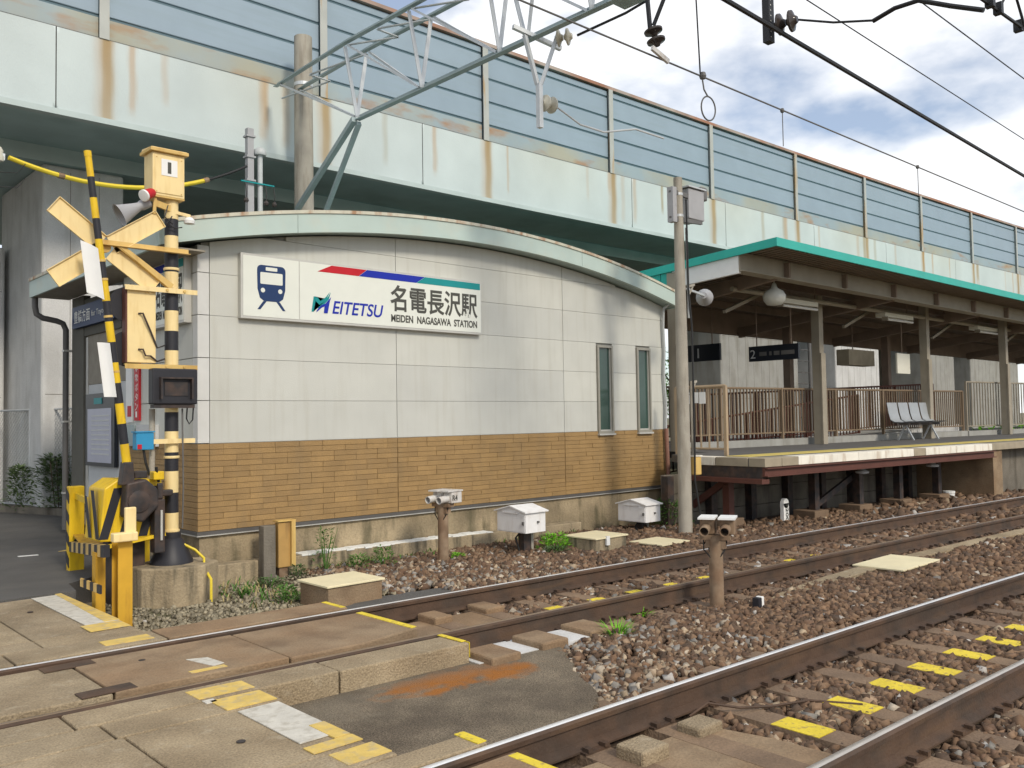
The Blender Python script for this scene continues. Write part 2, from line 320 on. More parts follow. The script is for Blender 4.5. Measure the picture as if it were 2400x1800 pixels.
# level crossing paving: separate concrete slabs with real joints
cr = structure('crossing_pavement', (0, 5, 0))
MB().box(-12, 2.3, -1.3, 8.6, -0.5, -0.06).build('bedding', 'dark_trim', cr)
def slab(x0, x1, f0, f1, m='slab', z1=0.0, z0=-0.3, bev=0.008, drop=None):
    """slab between two y-functions"""
    j = 0.006
    P = [(x0 + j, f0(x0) + j), (x1 - j, f0(x1) + j), (x1 - j, f1(x1) - j), (x0 + j, f1(x0) - j)]
    zz = z1 + random.uniform(-0.004, 0.004)
    return MB().hexa(P, z0, zz if drop is None else [zz, zz - drop, zz - drop, zz]).build('slab', m, cr, bevel=bev)
def off(f, d): return lambda x: f(x) + d
def const(c): return lambda x: c
XL = -6.0
f1, f2, f3 = off(yA, 0.635), off(yA, 0.98), off(yA, 1.25)
cuts = [XL, -4.3, -2.8, -1.2, 0.25, 1.75]
for a, b in zip(cuts, cuts[1:] + [2.42]):
    slab(a, b, f3, const(8.55))
    slab(a, b, f2, f3)
for a, b in zip([XL, -3.3, -1.5, 0.2, 1.5, 2.45], [-3.3, -1.5, 0.2, 1.5, 2.45, 3.87]): slab(a, b, f1, f2, 'slab' if b < 2.5 else 'slab_brown')
i0, i1 = off(yA, -0.43), off(yA, 0.43)
for a, b in zip([XL, -3.2, -0.9, 0.7, 1.74, 2.8], [-3.2, -0.9, 0.7, 1.74, 2.8, 3.86]):
    if b < 3.8: slab(a, b, i0, i1, 'slab' if b < 1.8 else 'slab_brown')
# last inner slab is bevelled at its near corner
MB().hexa([(2.806, i0(2.8)), (3.35, i0(3.35)), (3.86, i0(3.86) + 0.13), (3.86, i1(3.86)), (2.806, i1(2.8))], -0.3, 0.0).build('slab', 'slab_brown', cr, bevel=0.012)
MB().hexa([(3.80, i0(3.86) + 0.125), (3.855, i0(3.86) + 0.138), (3.855, i1(3.86) - 0.01), (3.80, i1(3.86) - 0.01)], 0.0, 0.004).build('edge_marking', 'yellow_paint', cr)
n1, n2, n3 = off(yA, -0.635), off(yA, -0.92), off(yA, -1.185)
for a, b in zip([XL, -2.9, -1.1, 0.3, 1.4, 2.86], [-2.9, -1.1, 0.3, 1.4, 2.86, 3.84]): slab(a, b, n2, n1, bev=0.01)
for a, b in zip([XL, -3.0, -0.6, 1.5], [-3.0, -0.6, 1.5, 2.36]): slab(a, b, n3, n2)
bq = off(yB, 1.0); bq2 = off(yB, 0.78)
for a, b in zip([XL, -4.2, -2.4, -0.8, 0.1, 1.53], [-4.2, -2.4, -0.8, 0.1, 1.53, 2.32]): slab(a, b, bq, n3)
for a, b in zip([XL, -3.0, -0.4, 1.2], [-3.0, -0.4, 1.2, 2.34]): slab(a, b, bq2, bq)
for a, b in zip([XL, -3.0, -1.0, 0.9], [-3.0, -1.0, 0.9, 2.72]): slab(a, b, off(yB, 0.61), bq2)
for a, b in zip([XL, -3.0, -1.0, 0.9], [-3.0, -1.0, 0.9, 2.72]): slab(a, b, off(yB, -0.44), off(yB, 0.44), 'slab_brown')
for a, b in zip([XL, -2.0, 0.9], [-2.0, 0.9, 2.72]): slab(a, b, const(-0.4), off(yB, -0.61))
for x, y in ((0.6, 7.6), (1.2, 7.3), (2.0, 7.9), (0.3, 6.95), (1.0, 4.0), (1.9, 3.95), (2.15, 4.25), (1.7, 3.4), (2.0, 3.2), (0.7, 5.3), (2.1, 5.75), (1.15, 6.75)):
    MB().lathe((x, y, .001), [(.022, 0), (.022, .0035)], 10).build('lifting_hole', 'black_iron', cr)
for xp, yp0, yp1 in ((1.74, i1(1.74) - .14, i1(1.74) - .01), (1.74, i0(1.74) + .01, i0(1.74) + .14)): MB().box(xp - .17, xp + .13, yp0, yp1, .0005, .005).build('corner_plate', 'rail_rust', cr)
# painted borders of the crossing (thin coats on the slabs)
def paint(poly, m, z=0.006): return MB().hexa(poly, 0.001, z).build('edge_marking', m, cr)
paint([(2.16, 7.05), (2.40, 7.05), (2.40, 8.50), (2.16, 8.50)], 'white_worn')
paint([(2.12, 6.80), (2.40, 6.80), (2.40, 7.04), (2.12, 7.04)], 'yellow_worn')
paint([(2.30, 7.06), (2.41, 7.06), (2.41, 8.54), (2.36, 8.54)], 'yellow_worn', 0.0085)
paint([(2.06, 6.30), (2.38, 6.28), (2.38, 6.43), (2.06, 6.44)], 'yellow_worn')
paint([(3.815, 6.16), (3.862, 6.16), (3.862, 6.46), (3.815, 6.46)], 'yellow_paint')
paint([(2.02, 4.70), (2.34, 4.69), (2.34, 4.86), (2.02, 4.88)], 'yellow_worn')
paint([(2.05, 4.42), (2.33, 4.41), (2.33, 4.62), (2.05, 4.63)], 'yellow_worn')
paint([(2.02, 4.60), (2.08, 4.60), (2.08, 4.66), (2.02, 4.66)], 'white_worn')
paint([(2.08, 3.72), (2.31, 3.72), (2.31, 4.36), (2.08, 4.36)], 'white_worn')
paint([(2.23, 3.66), (2.315, 3.66), (2.315, 3.90), (2.23, 3.90)], 'yellow_worn', 0.0085)
paint([(2.06, 3.56), (2.32, 3.56), (2.32, 3.655), (2.06, 3.655)], 'yellow_worn')
paint([(2.10, 3.34), (2.33, 3.34), (2.33, 3.50), (2.10, 3.50)], 'yellow_worn')
paint([(2.66, 3.13), (2.715, 3.13), (2.715, 3.30), (2.66, 3.30)], 'yellow_paint')
paint([(2.66, 2.50), (2.715, 2.50), (2.715, 2.92), (2.66, 2.92)], 'yellow_paint')
paint([(3.795, 4.62), (3.835, 4.62), (3.835, 4.88), (3.795, 4.88)], 'yellow_paint')
MB().box(3.838, 3.842, 4.585, 4.63, -0.10, 0.0).build('edge_marking', 'yellow_paint', cr)
paint([(2.30, 5.55), (2.42, 5.50), (2.44, 5.30), (2.36, 5.28)], 'white_worn'); paint([(2.20, 5.22), (2.42, 5.21), (2.42, 5.26), (2.20, 5.27)], 'yellow_worn')
# asphalt between the tracks
ap = [(2.36, 3.36), (2.74, 3.33), (3.3, 3.20), (3.62, 3.28), (3.95, 3.55), (4.12, 3.85), (4.32, 4.12), (4.55, 4.42), (4.62, 4.62), (4.2, 4.62), (2.36, 4.76)]
stained('asphalt_worn', 'asphalt_stained', [(3.50, 4.40, .48, .17, 1.0), (3.86, 4.25, .28, .13, .95), (3.16, 4.42, .16, .07, .9), (3.30, 4.24, .13, .055, .9)], (.36, .13, .018))
stained('asphalt_stained', 'asphalt_patchy', [(3.9, 4.55, .9, .2, .45), (2.6, 4.5, .5, .3, .35)], (.20, .175, .13))
_r = random.Random(4); ap2 = []
for i, (xa, ya) in enumerate(ap):
    xb, yb_ = ap[(i + 1) % len(ap)]; n_ = max(1, int(math.hypot(xb - xa, yb_ - ya) / .05)) if 1 < i < 9 else 1
    for k in range(n_): f_ = k / n_; j_ = .022 if n_ > 1 else 0; ap2.append((xa + (xb - xa) * f_ + _r.uniform(-j_, j_), ya + (yb_ - ya) * f_ + _r.uniform(-j_, j_)))
ap = ap2
struct(MB().hexa(ap, -0.30, -0.135).build('asphalt_patch', 'asphalt_patchy'))
def blob(cx, cy, rx, ry, z, nm, m, par, n=26, seed=0, h=0.003):
    r = random.Random(seed); P = []
    ph = [r.uniform(0, 6.28) for _ in range(4)]
    for k in range(n):
        a = 2 * math.pi * k / n; q = 1 + 0.18 * math.sin(2 * a + ph[0]) + 0.14 * math.sin(3 * a + ph[1]) + 0.10 * math.sin(5 * a + ph[2]) + 0.06 * math.sin(9 * a + ph[3])
        P.append((cx + rx * q * math.cos(a), cy + ry * q * math.sin(a)))
    return MB().hexa(P, z, z + h).build(nm, m, par)
struct(blob(4.95, 6.75, 0.75, 0.24, -0.192, 'asphalt_patch', 'asphalt', None, seed=12, h=0.03))

# ================================================================== TRACKS
def rail_mesh(yf, dy, x0, x1, step, topmat):
    prof = [(-0.0635, -0.153), (0.0635, -0.153), (0.0635, -0.143), (0.013, -0.122), (0.009, -0.045), (0.030, -0.036), (0.0325, -0.012), (0.0185, 0.0), (-0.0185, 0.0), (-0.0325, -0.012), (-0.030, -0.036), (-0.009, -0.045), (-0.013, -0.122), (-0.0635, -0.143)]
    b = MB(); xs = list(np.arange(x0, x1 + 0.01, step)); n = len(prof)
    for x in xs:
        d = (yf(x + 0.01) - yf(x - 0.01)) / 0.02; L = math.hypot(1, d); nx, ny = -d / L, 1 / L
        for (a, z) in prof: b.v.append((x + nx * (dy + a), yf(x) + ny * (dy + a), z))
    for i in range(len(xs) - 1):
        for k in range(n):
            b.f.append((i * n + k, (i + 1) * n + k, (i + 1) * n + (k + 1) % n, i * n + (k + 1) % n)); b.m.append(1 if k == 7 else 0)
    b.f.append(tuple(range(n))); b.m.append(0); b.f.append(tuple((len(xs) - 1) * n + k for k in range(n - 1, -1, -1))); b.m.append(0)
    return b
def sleeper_mesh():
    b = MB(); P = []
    for x, z in ((-0.115, -0.17), (0.115, -0.17), (0.09, 0.0), (-0.09, 0.0)): P.append((x, z))
    b.xz(P, -1.0, 1.0); return b.mesh('sleeper', 'sleeper')
SLM = sleeper_mesh()
_b = MB(); _b.box(-0.09, 0.09, -0.10, 0.10, 0.0, 0.012)
for sx in (-0.06, 0.06):
    for sy in (-0.085, 0.085): _b.box(sx - 0.016, sx + 0.016, sy - 0.022, sy + 0.022, 0.012, 0.032)
CLM = _b.mesh('rail_clip', 'rail_rust')
def track(label, yf, x0, xs_first, npaint, psize, pdy, n, r0, r1, tops):
    t = thing('railway_track', label, 'railway track', (5, yf(5), 0))
    for s_, m in zip((1, -1), tops): rail_mesh(yf, s_ * 0.566, r0, r1, 0.5, m).build('rail', ['rail_rust', m], t, smooth=True)
    x = xs_first - 0.515 * 3
    for k in range(n):
        ang = math.atan((yf(x + 0.1) - yf(x - 0.1)) / 0.2)
        sl_ = inst('sleeper', SLM, t, (x, yf(x), -0.156), (0, 0, ang))
        if x < 16:
            for s_ in (1, -1):
                c = inst('rail_clip', CLM, sl_, (x, yf(x), -0.156)); c.location = (0, s_ * 0.566, 0)
        if npaint(k):
            q = MB().box(-0.084, 0.084, -psize / 2, psize / 2, 0.0, 0.004).mesh('paint_patch', 'yellow_paint')
            c = inst('paint_patch', q, sl_, (x, yf(x), -0.156)); c.location = (random.uniform(-0.01, 0.01), pdy, 0.0005)
        x += 0.515
    return t
track('far railway track with one bright rail running past the white station building', yA, 0, 5.51, lambda k: 3 <= k <= 7 or k in (10, 11), 0.16, -0.02, 42, -12, 60, ('rail_top', 'rail_top_dull'))
track('near railway track with large yellow patches on its sleepers, bottom right', yB, 0, 4.31, lambda k: 3 <= k <= 12, 0.28, -0.04, 44, -12, 60, ('rail_top', 'rail_top_mid'))
# concrete blocks beside the crossing ends
def conc_block(x, y, lx, ly, z0, z1, label, m='sleeper', a=0.0):
    c, s_ = math.cos(a), math.sin(a); P = [(x + c * u - s_ * v, y + s_ * u + c * v) for u, v in ((-lx, -ly), (lx, -ly), (lx, ly), (-lx, ly))]
    return tag(MB().hexa(P, z0, z1).build('concrete_block', m, bevel=0.015), label, 'concrete block', 'low blocks between and beside the rails')
for x, y, lx, ly, z1, lb in ((4.02, 4.56, 0.13, 0.16, -0.085, 'brown block with pale front edge against the end of the crossing slabs'), (4.52, 4.60, 0.13, 0.17, -0.085, 'brown flat block beside far track, second from the crossing slab'), (5.03, 4.60, 0.13, 0.17, -0.09, 'brown flat block beside far track, farthest of the three from the crossing'),
                        (4.49, 5.80, 0.09, 0.13, -0.10, 'small dusty block inside the far track next to the crossing slab'), (5.04, 5.80, 0.10, 0.14, -0.11, 'small dusty block inside the far track farther from the slab'),
                        (3.40, 2.76, 0.10, 0.09, -0.09, 'small pale block inside the near track closest to the crossing'), (3.90, 2.78, 0.10, 0.08, -0.11, 'small pale block inside the near track farther from the crossing')):
    conc_block(x, y, lx, ly, -0.23, z1, lb, 'slab' if y < 3 else 'slab_brown', -0.03)
struct(MB().hexa([(2.73, 2.13), (4.08, 2.10), (4.06, 2.45), (3.98, 2.80), (2.73, 2.92)], -0.24, -0.158).build('concrete_infill', 'slab_brown'))
struct(MB().hexa([(3.87, 5.14), (4.9, 5.10), (5.15, 5.50), (5.0, 5.85), (3.87, 5.94)], -0.24, -0.160).build('concrete_infill', 'slab_brown'))
struct(MB().hexa([(3.85, 4.5), (5.2, 4.44), (5.2, 4.74), (3.85, 4.86)], -0.24, -0.13).build('concrete_infill', 'concrete'))
struct(MB().hexa([(2.73, 3.14), (3.3, 3.12), (3.9, 3.10), (4.5, 3.09), (4.3, 3.18), (3.7, 3.24), (2.9, 3.34), (2.73, 3.34)], -0.24, -0.12).build('concrete_infill', 'slab'))

# ================================================================== BALLAST STONES (uncountable)
def stones():
    pts = []
    def scatter(x0, x1, y0, y1, dens):
        n = int((x1 - x0) * (y1 - y0) * dens); return np.stack([rng.uniform(x0, x1, n), rng.uniform(y0, y1, n)], 1)
    a = scatter(2.3, 8.5, 0.6, 4.9, 1150); b = scatter(3.8, 9.5, 4.9, 8.8, 720); c = scatter(8.5, 14, 0.0, 4.9, 560); d = scatter(9.5, 14, 4.9, 8.6, 380); e = scatter(14, 26, -1.5, 7.6, 140); f = scatter(26, 40, -3, 7, 40)
    g2 = scatter(2.65, 4.98, 6.9, 8.78, 700); p = np.concatenate([a, b, c, d, e, f, g2]); x, y = p[:, 0], p[:, 1]
    sc = np.concatenate([np.full(len(a), .0225), np.full(len(b), .026), np.full(len(c), .029), np.full(len(d), .034), np.full(len(e), .058), np.full(len(f), .09), rng.uniform(.006, .018, len(g2))])
    fa = 5.68 - .045 * x - .0009 * x * np.abs(x); fb = 2.56 - .012 * x - .0030 * x * np.abs(x)
    ok = np.ones(len(p), bool)
    ok &= ~((x < 3.9) & (y > 4.5) & (y < 6.75)); ok &= ~((x < 2.78) & (y < 3.4)); ok &= ~((x < 4.0) & (y > 6.6) & (sc > .02)); ok &= ~(((x - 3.4) / .44) ** 2 + ((y - 8.45) / .40) ** 2 < 1)
    # irregular edge of the asphalt patch
    edge = 3.75 + 0.75 * np.clip((y - 3.4) / 1.1, 0, 1) + 0.10 * np.sin(y * 9) + 0.06 * np.sin(y * 23)
    ok &= ~((y > 3.2) & (y < 4.72) & (x < edge))
    ok &= ~((x < 5.2 + .1 * np.sin(x * 9)) & (y > 4.42) & (y < 4.76)); ok &= ~((x < 4.1) & (np.abs(y - fb) < 0.5)); ok &= ~((x < 4.6) & (y > 2.95) & (y < 3.2))
    ok &= ~((x < 5.1) & (np.abs(y - fa) < 0.45)); ok &= ~((x < 5.4) & (y > 6.4) & (y < 6.98)); ok &= ~((x < 4.95) & (y > 7.0) & (sc > .02))
    ok &= ~((x > 11.0) & (y > 7.55 - .09 * (x - 11)))
    for (bx0, bx1, by0, by1) in ((4.1, 4.8, 6.85, 7.5), (8.15, 8.82, 7.25, 7.9), (8.9, 9.55, 6.85, 7.42), (8.95, 9.98, 3.83, 4.46)): ok &= ~((x > bx0) & (x < bx1) & (y > by0) & (y < by1))
    for ff in (fa, fb):
        for s_ in (.566, -.566): ok &= np.abs(y - ff - s_) > 0.075
    for x0_, ff in ((5.51, fa), (4.31, fb)):
        u_ = (x - (x0_ - .515 * 3)) / .515; ok &= ~((np.abs(u_ - np.round(u_)) * .515 < .082) & (np.abs(y - ff) < .97) & (rng.random(len(x)) < .93) & (u_ > -.3))
    near_t = (np.abs(y - fa) < 1.0) | (np.abs(y - fb) < 1.0)
    p, x, y, sc, near_t = p[ok], x[ok], y[ok], sc[ok], near_t[ok]; n = len(p)
    heap = 0.03 * np.exp(-((y - (fa[ok] - 1.35)) / .45) ** 2) + 0.015 * np.sin(x * 3.1) * np.sin(y * 4.3)
    lay = rng.random(n); z = np.where(sc < .02, .022, 0) - 0.212 + lay * np.where(sc < .02, .004, .022) + np.where(near_t, 0.020, 0.034 + np.maximum(heap, -0.004)) * np.clip((x - 4.2) / .6, .2, 1) 
    ico_t = (1 + 5 ** .5) / 2
    V = np.array([(a_, b_, c_) for a_ in (-1, 1) for b_ in (-1, 1) for c_ in (-1, 1)]) * .72; F = np.array([(0, 1, 3), (0, 3, 2), (4, 6, 7), (4, 7, 5), (0, 4, 5), (0, 5, 1), (2, 3, 7), (2, 7, 6), (0, 2, 6), (0, 6, 4), (1, 5, 7), (1, 7, 3)])
    _V = np.array([(-1, ico_t, 0), (1, ico_t, 0), (-1, -ico_t, 0), (1, -ico_t, 0), (0, -1, ico_t), (0, 1, ico_t), (0, -1, -ico_t), (0, 1, -ico_t), (ico_t, 0, -1), (ico_t, 0, 1), (-ico_t, 0, -1), (-ico_t, 0, 1)]) / 1.9
    _F = np.array([(0, 11, 5), (0, 5, 1), (0, 1, 7), (0, 7, 10), (0, 10, 11), (1, 5, 9), (5, 11, 4), (11, 10, 2), (10, 7, 6), (7, 1, 8), (3, 9, 4), (3, 4, 2), (3, 2, 6), (3, 6, 8), (3, 8, 9), (4, 9, 5), (2, 4, 11), (6, 2, 10), (8, 6, 7), (9, 8, 1)])
    ax = rng.uniform(.6, 1.3, (n, 1, 3)); P = (V[None] + rng.uniform(-.42, .42, (n, 8, 3))) * ax * 1.12
    q = rng.normal(size=(n, 4)); q /= np.linalg.norm(q, axis=1, keepdims=True); w_, i, j, k = q.T
    M = np.stack([1 - 2 * (j * j + k * k), 2 * (i * j - k * w_), 2 * (i * k + j * w_), 2 * (i * j + k * w_), 1 - 2 * (i * i + k * k), 2 * (j * k - i * w_), 2 * (i * k - j * w_), 2 * (j * k + i * w_), 1 - 2 * (i * i + j * j)], 1).reshape(n, 3, 3)
    P = np.einsum('nij,nvj->nvi', M, P); size = sc * rng.uniform(.6, 1.35, n); P *= size[:, None, None]; P[:, :, 0] += x[:, None]; P[:, :, 1] += y[:, None]; P[:, :, 2] += z[:, None]
    co = P.reshape(-1, 3).astype(np.float32); fc = (F[None] + (np.arange(n) * 8)[:, None, None]).reshape(-1).astype(np.int32)
    me = bpy.data.meshes.new('ballast_stones'); me.vertices.add(len(co)); me.vertices.foreach_set('co', co.ravel())
    nf = n * 12; me.loops.add(nf * 3); me.loops.foreach_set('vertex_index', fc); me.polygons.add(nf); me.polygons.foreach_set('loop_start', np.arange(0, nf * 3, 3, dtype=np.int32)); me.update()
    # stone colours: rusty brown along the tracks, paler fresh stone near the crossing and the wall
    pale = np.clip(1.1 - (x - 3.6) / np.where(y < 4.9, 2.6, 4.5), 0.05, 1) * np.clip((np.sin(x * 1.3 + y) * .2 + 0.7), .15, 1) * np.where(near_t, 0.25, 1.0)
    pal = np.array([(.195, .118, .070), (.15, .090, .056), (.235, .150, .092), (.11, .072, .048)]); pal2 = np.array([(.40, .31, .21), (.34, .26, .18), (.27, .25, .22), (.46, .39, .30), (.22, .20, .18), (.32, .22, .14)])
    c1 = pal[rng.integers(0, 4, n)]; c2 = pal2[rng.integers(0, 6, n)]; pick = (rng.random(n) < pale * .85)[:, None]
    c = np.where(pick, c2, c1) * rng.uniform(.7, 1.15, (n, 1)); moss = (x < 4.95) & (y > 6.8); c = np.where(moss[:, None], np.array([[.30, .26, .18]]) * rng.uniform(.5, 1.3, (n, 1)), c); extra = (rng.random(n) < .012)[:, None]; c = np.where(extra, np.array([[.45, .42, .38]]), c)
    colr = np.ones((n, 8, 4), np.float32); colr[:, :, :3] = c[:, None, :]
    at = me.color_attributes.new('Col', 'FLOAT_COLOR', 'POINT'); at.data.foreach_set('color', colr.ravel()); me.materials.append(MATS['stone'])
    ob = bpy.data.objects.new('ballast_stones', me); COL.objects.link(ob); ob['kind'] = 'stuff'; ob['label'] = 'loose brown and grey ballast stones between and beside the rails'; ob['category'] = 'ballast'
stones()
# gravel and litter on the verge before the mast
# ================================================================== STATION BUILDING
BX0, BX1, BY0, BY1 = 3.86, 11.88, 9.0, 13.25
AX, AZ, AR = 7.7, 3.845, 17.4                      # arch of the roof soffit at the front: apex x, apex z, radius
def arc(x, dz=0.0): return AZ + dz - (AR - math.sqrt(max(AR * AR - (x - AX) ** 2, 0)))
bl = thing('station_building', 'white panelled station building with brown tiled base and curved roof', 'building', (7.9, 11.1, 0))
# core walls behind the cladding
P = [(BX0 + 0.05, 0.33), (BX1 - 0.02, 0.33)] + [(x, arc(x)) for x in np.linspace(BX1 - 0.02, BX0 + 0.05, 16)]
MB().xz(P, BY0 + 0.03, 11.05).build('core_wall', 'seam', bl)
MB().box(BX0 + 0.06, BX1 - 0.03, BY0 + 0.022, BY0 + 0.0295, 0.368, 1.288).build('mortar_bed', 'grout', bl)
P2 = [(BX0 + 0.75, 0.33), (BX1 - 0.02, 0.33)] + [(x, arc(x)) for x in np.linspace(BX1 - 0.02, BX0 + 0.75, 16)]
MB().xz(P2, 11.051, BY1).build('core_wall', 'interior', bl)
MB().box(BX0 + 0.02, BX1, BY0 + 0.012, BY1, -0.3, 0.328).build('foundation', 'foundation', bl)
b = MB(); b.box(BX0 - 0.015, BX1 + 0.012, BY0 - 0.022, BY0 + 0.03, 0.330, 0.366); b.box(BX0 - 0.016, BX0 + 0.03, BY0 + 0.031, 11.05, 0.330, 0.366); b.build('base_trim', 'dark_trim', bl)
b = MB(); b.box(BX0 - 0.02, BX1 + 0.015, BY0 - 0.03, BY0 + 0.02, 0.318, 0.329); b.box(BX0 - 0.02, BX0 + 0.02, BY0 + 0.021, 11.05, 0.318, 0.329); b.build('drip_flashing', 'alu', bl)
# white siding panels
zl = [1.292, 1.745, 2.20, 2.655, 3.108, 3.563, 4.1]; xl = [BX0 + 0.13, 6.41, 9.43, BX1 - 0.015]; gp = 0.004
def panel(x0, x1, z0, z1):
    x0 += gp; x1 -= gp; z0 += .002; z1 -= .002
    xs = np.linspace(x0, x1, 9); top = [min(z1, arc(x) - 0.005) for x in xs]
    if max(top) <= z0 + 0.02: return
    keep = [(x, t) for x, t in zip(xs, top) if t > z0 + 0.003]
    poly = [(keep[0][0], z0), (keep[-1][0], z0)] + [(x, t) for x, t in keep[::-1]]
    MB().xz(poly, BY0, BY0 + 0.029).build('panel', 'siding', bl)
for i in range(3):
    for k in range(6):
        if i == 2 and k < 3:
            for a, c in ((9.43, 10.165), (10.535, 11.125), (11.485, BX1 - 0.015)): panel(a, c, zl[k], zl[k + 1])
        else: panel(xl[i], xl[i + 1], zl[k], zl[k + 1])
# corner piece (folded panel) and side wall panels
for k in range(5):
    z0, z1 = zl[k] + gp, min(zl[k + 1] - gp, arc(BX0) - 0.02)
    MB().hexa([(BX0, BY0), (BX0 + 0.126, BY0), (BX0 + 0.126, BY0 + 0.029), (BX0 + 0.029, BY0 + 0.029), (BX0 + 0.029, BY0 + 0.12), (BX0, BY0 + 0.12)], z0, z1).build('corner_panel', 'siding_trim', bl)
    MB().box(BX0, BX0 + 0.029, BY0 + 0.127, 11.05, z0, z1).build('panel', 'siding', bl)
# tiles of the base: small stacked courses
TW, THH = 0.303, 0.0613; rows = 15; z00 = 0.368
TM = [MB().box(-TW / 2 + .0018, TW / 2 - .0018, -d, 0.03, -THH / 2 + .002, THH / 2 - .002).mesh('brick', 'tile_brown') for d in (0.0, 0.003, -0.002)]
cells = []
for r_ in range(rows):                                # running bond, restarted at every vertical panel joint
    for xa, xb in ((BX0 + 0.13, 6.41), (6.418, 9.43), (9.438, BX1 - 0.012)):
        x0 = xa; first = (0.0, 0.5, 0.5, 0.0)[r_ % 4] * TW
        while x0 < xb - .01:
            x1 = min(x0 + (first if first and x0 == xa else TW), xb); cells.append((x0, x1, r_)); x0 = x1
cells.sort(key=lambda q: q[0]); big, rest = cells[:300], cells[300:]
for x0, x1, r_ in big: inst('brick', random.choice(TM), bl, ((x0 + x1) / 2, BY0, z00 + (r_ + .5) * THH), None, ((x1 - x0) / TW, 1, 1))
b = MB()
for x0, x1, r_ in rest: b.box(x0 + .0018, x1 - .0018, BY0 - random.choice((0, .004, -.003)), BY0 + 0.03, z00 + r_ * THH + .002, z00 + (r_ + 1) * THH - .002)
for r_ in range(rows):                                # corner pieces and the side wall courses
    z0, z1 = z00 + r_ * THH + .002, z00 + (r_ + 1) * THH - .002
    b.hexa([(BX0, BY0), (BX0 + 0.127, BY0), (BX0 + 0.127, BY0 + 0.03), (BX0 + 0.03, BY0 + 0.03), (BX0 + 0.03, BY0 + 0.12), (BX0, BY0 + 0.12)], z0, z1)
    y = BY0 + 0.124
    while y < 11.0:
        y1 = min(y + TW, 11.05); b.box(BX0 + random.choice((0, .003)), BX0 + 0.03, y, y1 - .004, z0, z1); y = y1
bo = b.build('brick_courses', 'tile_brown', bl); bo['kind'] = 'stuff'
MB().box(BX1 - 0.012, BX1 + 0.005, BY0 - 0.006, BY0 + 0.04, z00, 1.288).build('corner_trim', 'brown_steel', bl)
MB().box(BX1 - 0.012, BX1 + 0.005, BY0 - 0.006, BY0 + 0.04, 1.295, arc(BX1) - 0.02).build('corner_trim', 'siding_trim', bl)
MB().box(BX0 + 0.13, BX1 - 0.015, BY0 + 0.004, BY0 + 0.03, z00 + rows * THH + 0.001, 1.294).build('joint_strip', 'alu', bl)
# slot windows
for x0, x1 in ((10.17, 10.53), (11.13, 11.48)):
    b = MB(); z0, z1 = 1.255, 2.62
    b.box(x0, x0 + 0.035, BY0 - 0.03, BY0 + 0.06, z0, z1); b.box(x1 - 0.035, x1, BY0 - 0.03, BY0 + 0.06, z0, z1)
    b.box(x0 + 0.035, x1 - 0.035, BY0 - 0.028, BY0 + 0.06, z1 - 0.035, z1); b.box(x0 + 0.035, x1 - 0.035, BY0 - 0.028, BY0 + 0.06, z0, z0 + 0.035)
    wn = b.build('window', 'frame_alu', bl)
    MB().box(x0 + 0.035, x1 - 0.035, BY0 + 0.018, BY0 + 0.026, z0 + 0.035, z1 - 0.035).build('pane', 'glass_green', wn)
    b = MB(); b.box(x0 + 0.036, x0 + 0.052, BY0 + 0.0, BY0 + 0.017, z0 + 0.036, z1 - 0.036); b.box(x1 - 0.052, x1 - 0.036, BY0, BY0 + 0.017, z0 + 0.036, z1 - 0.036); b.box(x0 + 0.053, x1 - 0.053, BY0, BY0 + 0.017, z0 + 0.036, z0 + 0.056); b.build('sash', 'alu', wn)
    MB().box(x0 - 0.012, x1 + 0.012, BY0 - 0.05, BY0 + 0.0, z0 - 0.03, z0 - 0.002).build('sill', 'alu', wn)
# curved roof with fascia band, drip edge and soffit
RX0, RX1, RY0, RY1 = 3.36, 12.0, 8.74, 13.4
xs = np.linspace(RX0, RX1, 40)
def band(za, zb, y0, y1, x0=RX0, x1=RX1, n=40):
    q = np.linspace(x0, x1, n); b = MB()
    poly = [(x, arc(x, za)) for x in q] + [(x, arc(x, zb)) for x in q[::-1]]
    nn = len(q)
    vs_ = [(p[0], y0, p[1]) for p in poly] + [(p[0], y1, p[1]) for p in poly]; m_ = len(poly)
    fs = [(i, i + 1, m_ - 2 - i, m_ - 1 - i) for i in range(nn - 1)] + [(m_ + i + 1, m_ + i, m_ + m_ - 1 - i, m_ + m_ - 2 - i) for i in range(nn - 1)]
    fs += [(m_ + i, m_ + (i + 1) % m_, (i + 1) % m_, i) for i in range(m_)]
    return b.add(vs_, fs)
rf = band(0.012, 0.22, RY0 + 0.06, RY1 - 0.03, RX0 + 0.03, RX1 - 0.03).build('roof', 'roof_metal', bl, smooth=True)
for a, c in ((RX0, 4.9), (4.905, 9.6), (9.605, RX1)): band(0.0, 0.215, RY0, RY0 + 0.058, a, c, 18).build('fascia', 'fascia', rf, smooth=True)
band(0.216, 0.254, RY0 - 0.015, RY0 + 0.12, RX0 - 0.015, RX1 + 0.015).build('drip_edge', 'fascia_edge', rf, smooth=True)
zE = arc(RX0)
MB().box(RX0 - 0.001, RX0 + 0.029, RY0 + 0.061, RY1, zE - 0.01, zE + 0.214).build('eave_fascia', 'fascia', rf)
MB().box(RX0 - 0.014, RX0 + 0.05, RY0 + 0.121, RY1, zE + 0.215, zE + 0.255).build('drip_edge', 'fascia_edge', rf)
zR = arc(RX1); MB().box(RX1 - 0.029, RX1, RY0 + 0.061, RY1, zR, zR + 0.214).build('eave_fascia', 'fascia', rf)
MB().box(RX0 + 0.03, BX0 + 0.0, RY0 + 0.062, RY1 - 0.04, zE - 0.008, zE + 0.01).build('soffit', 'soffit', rf)
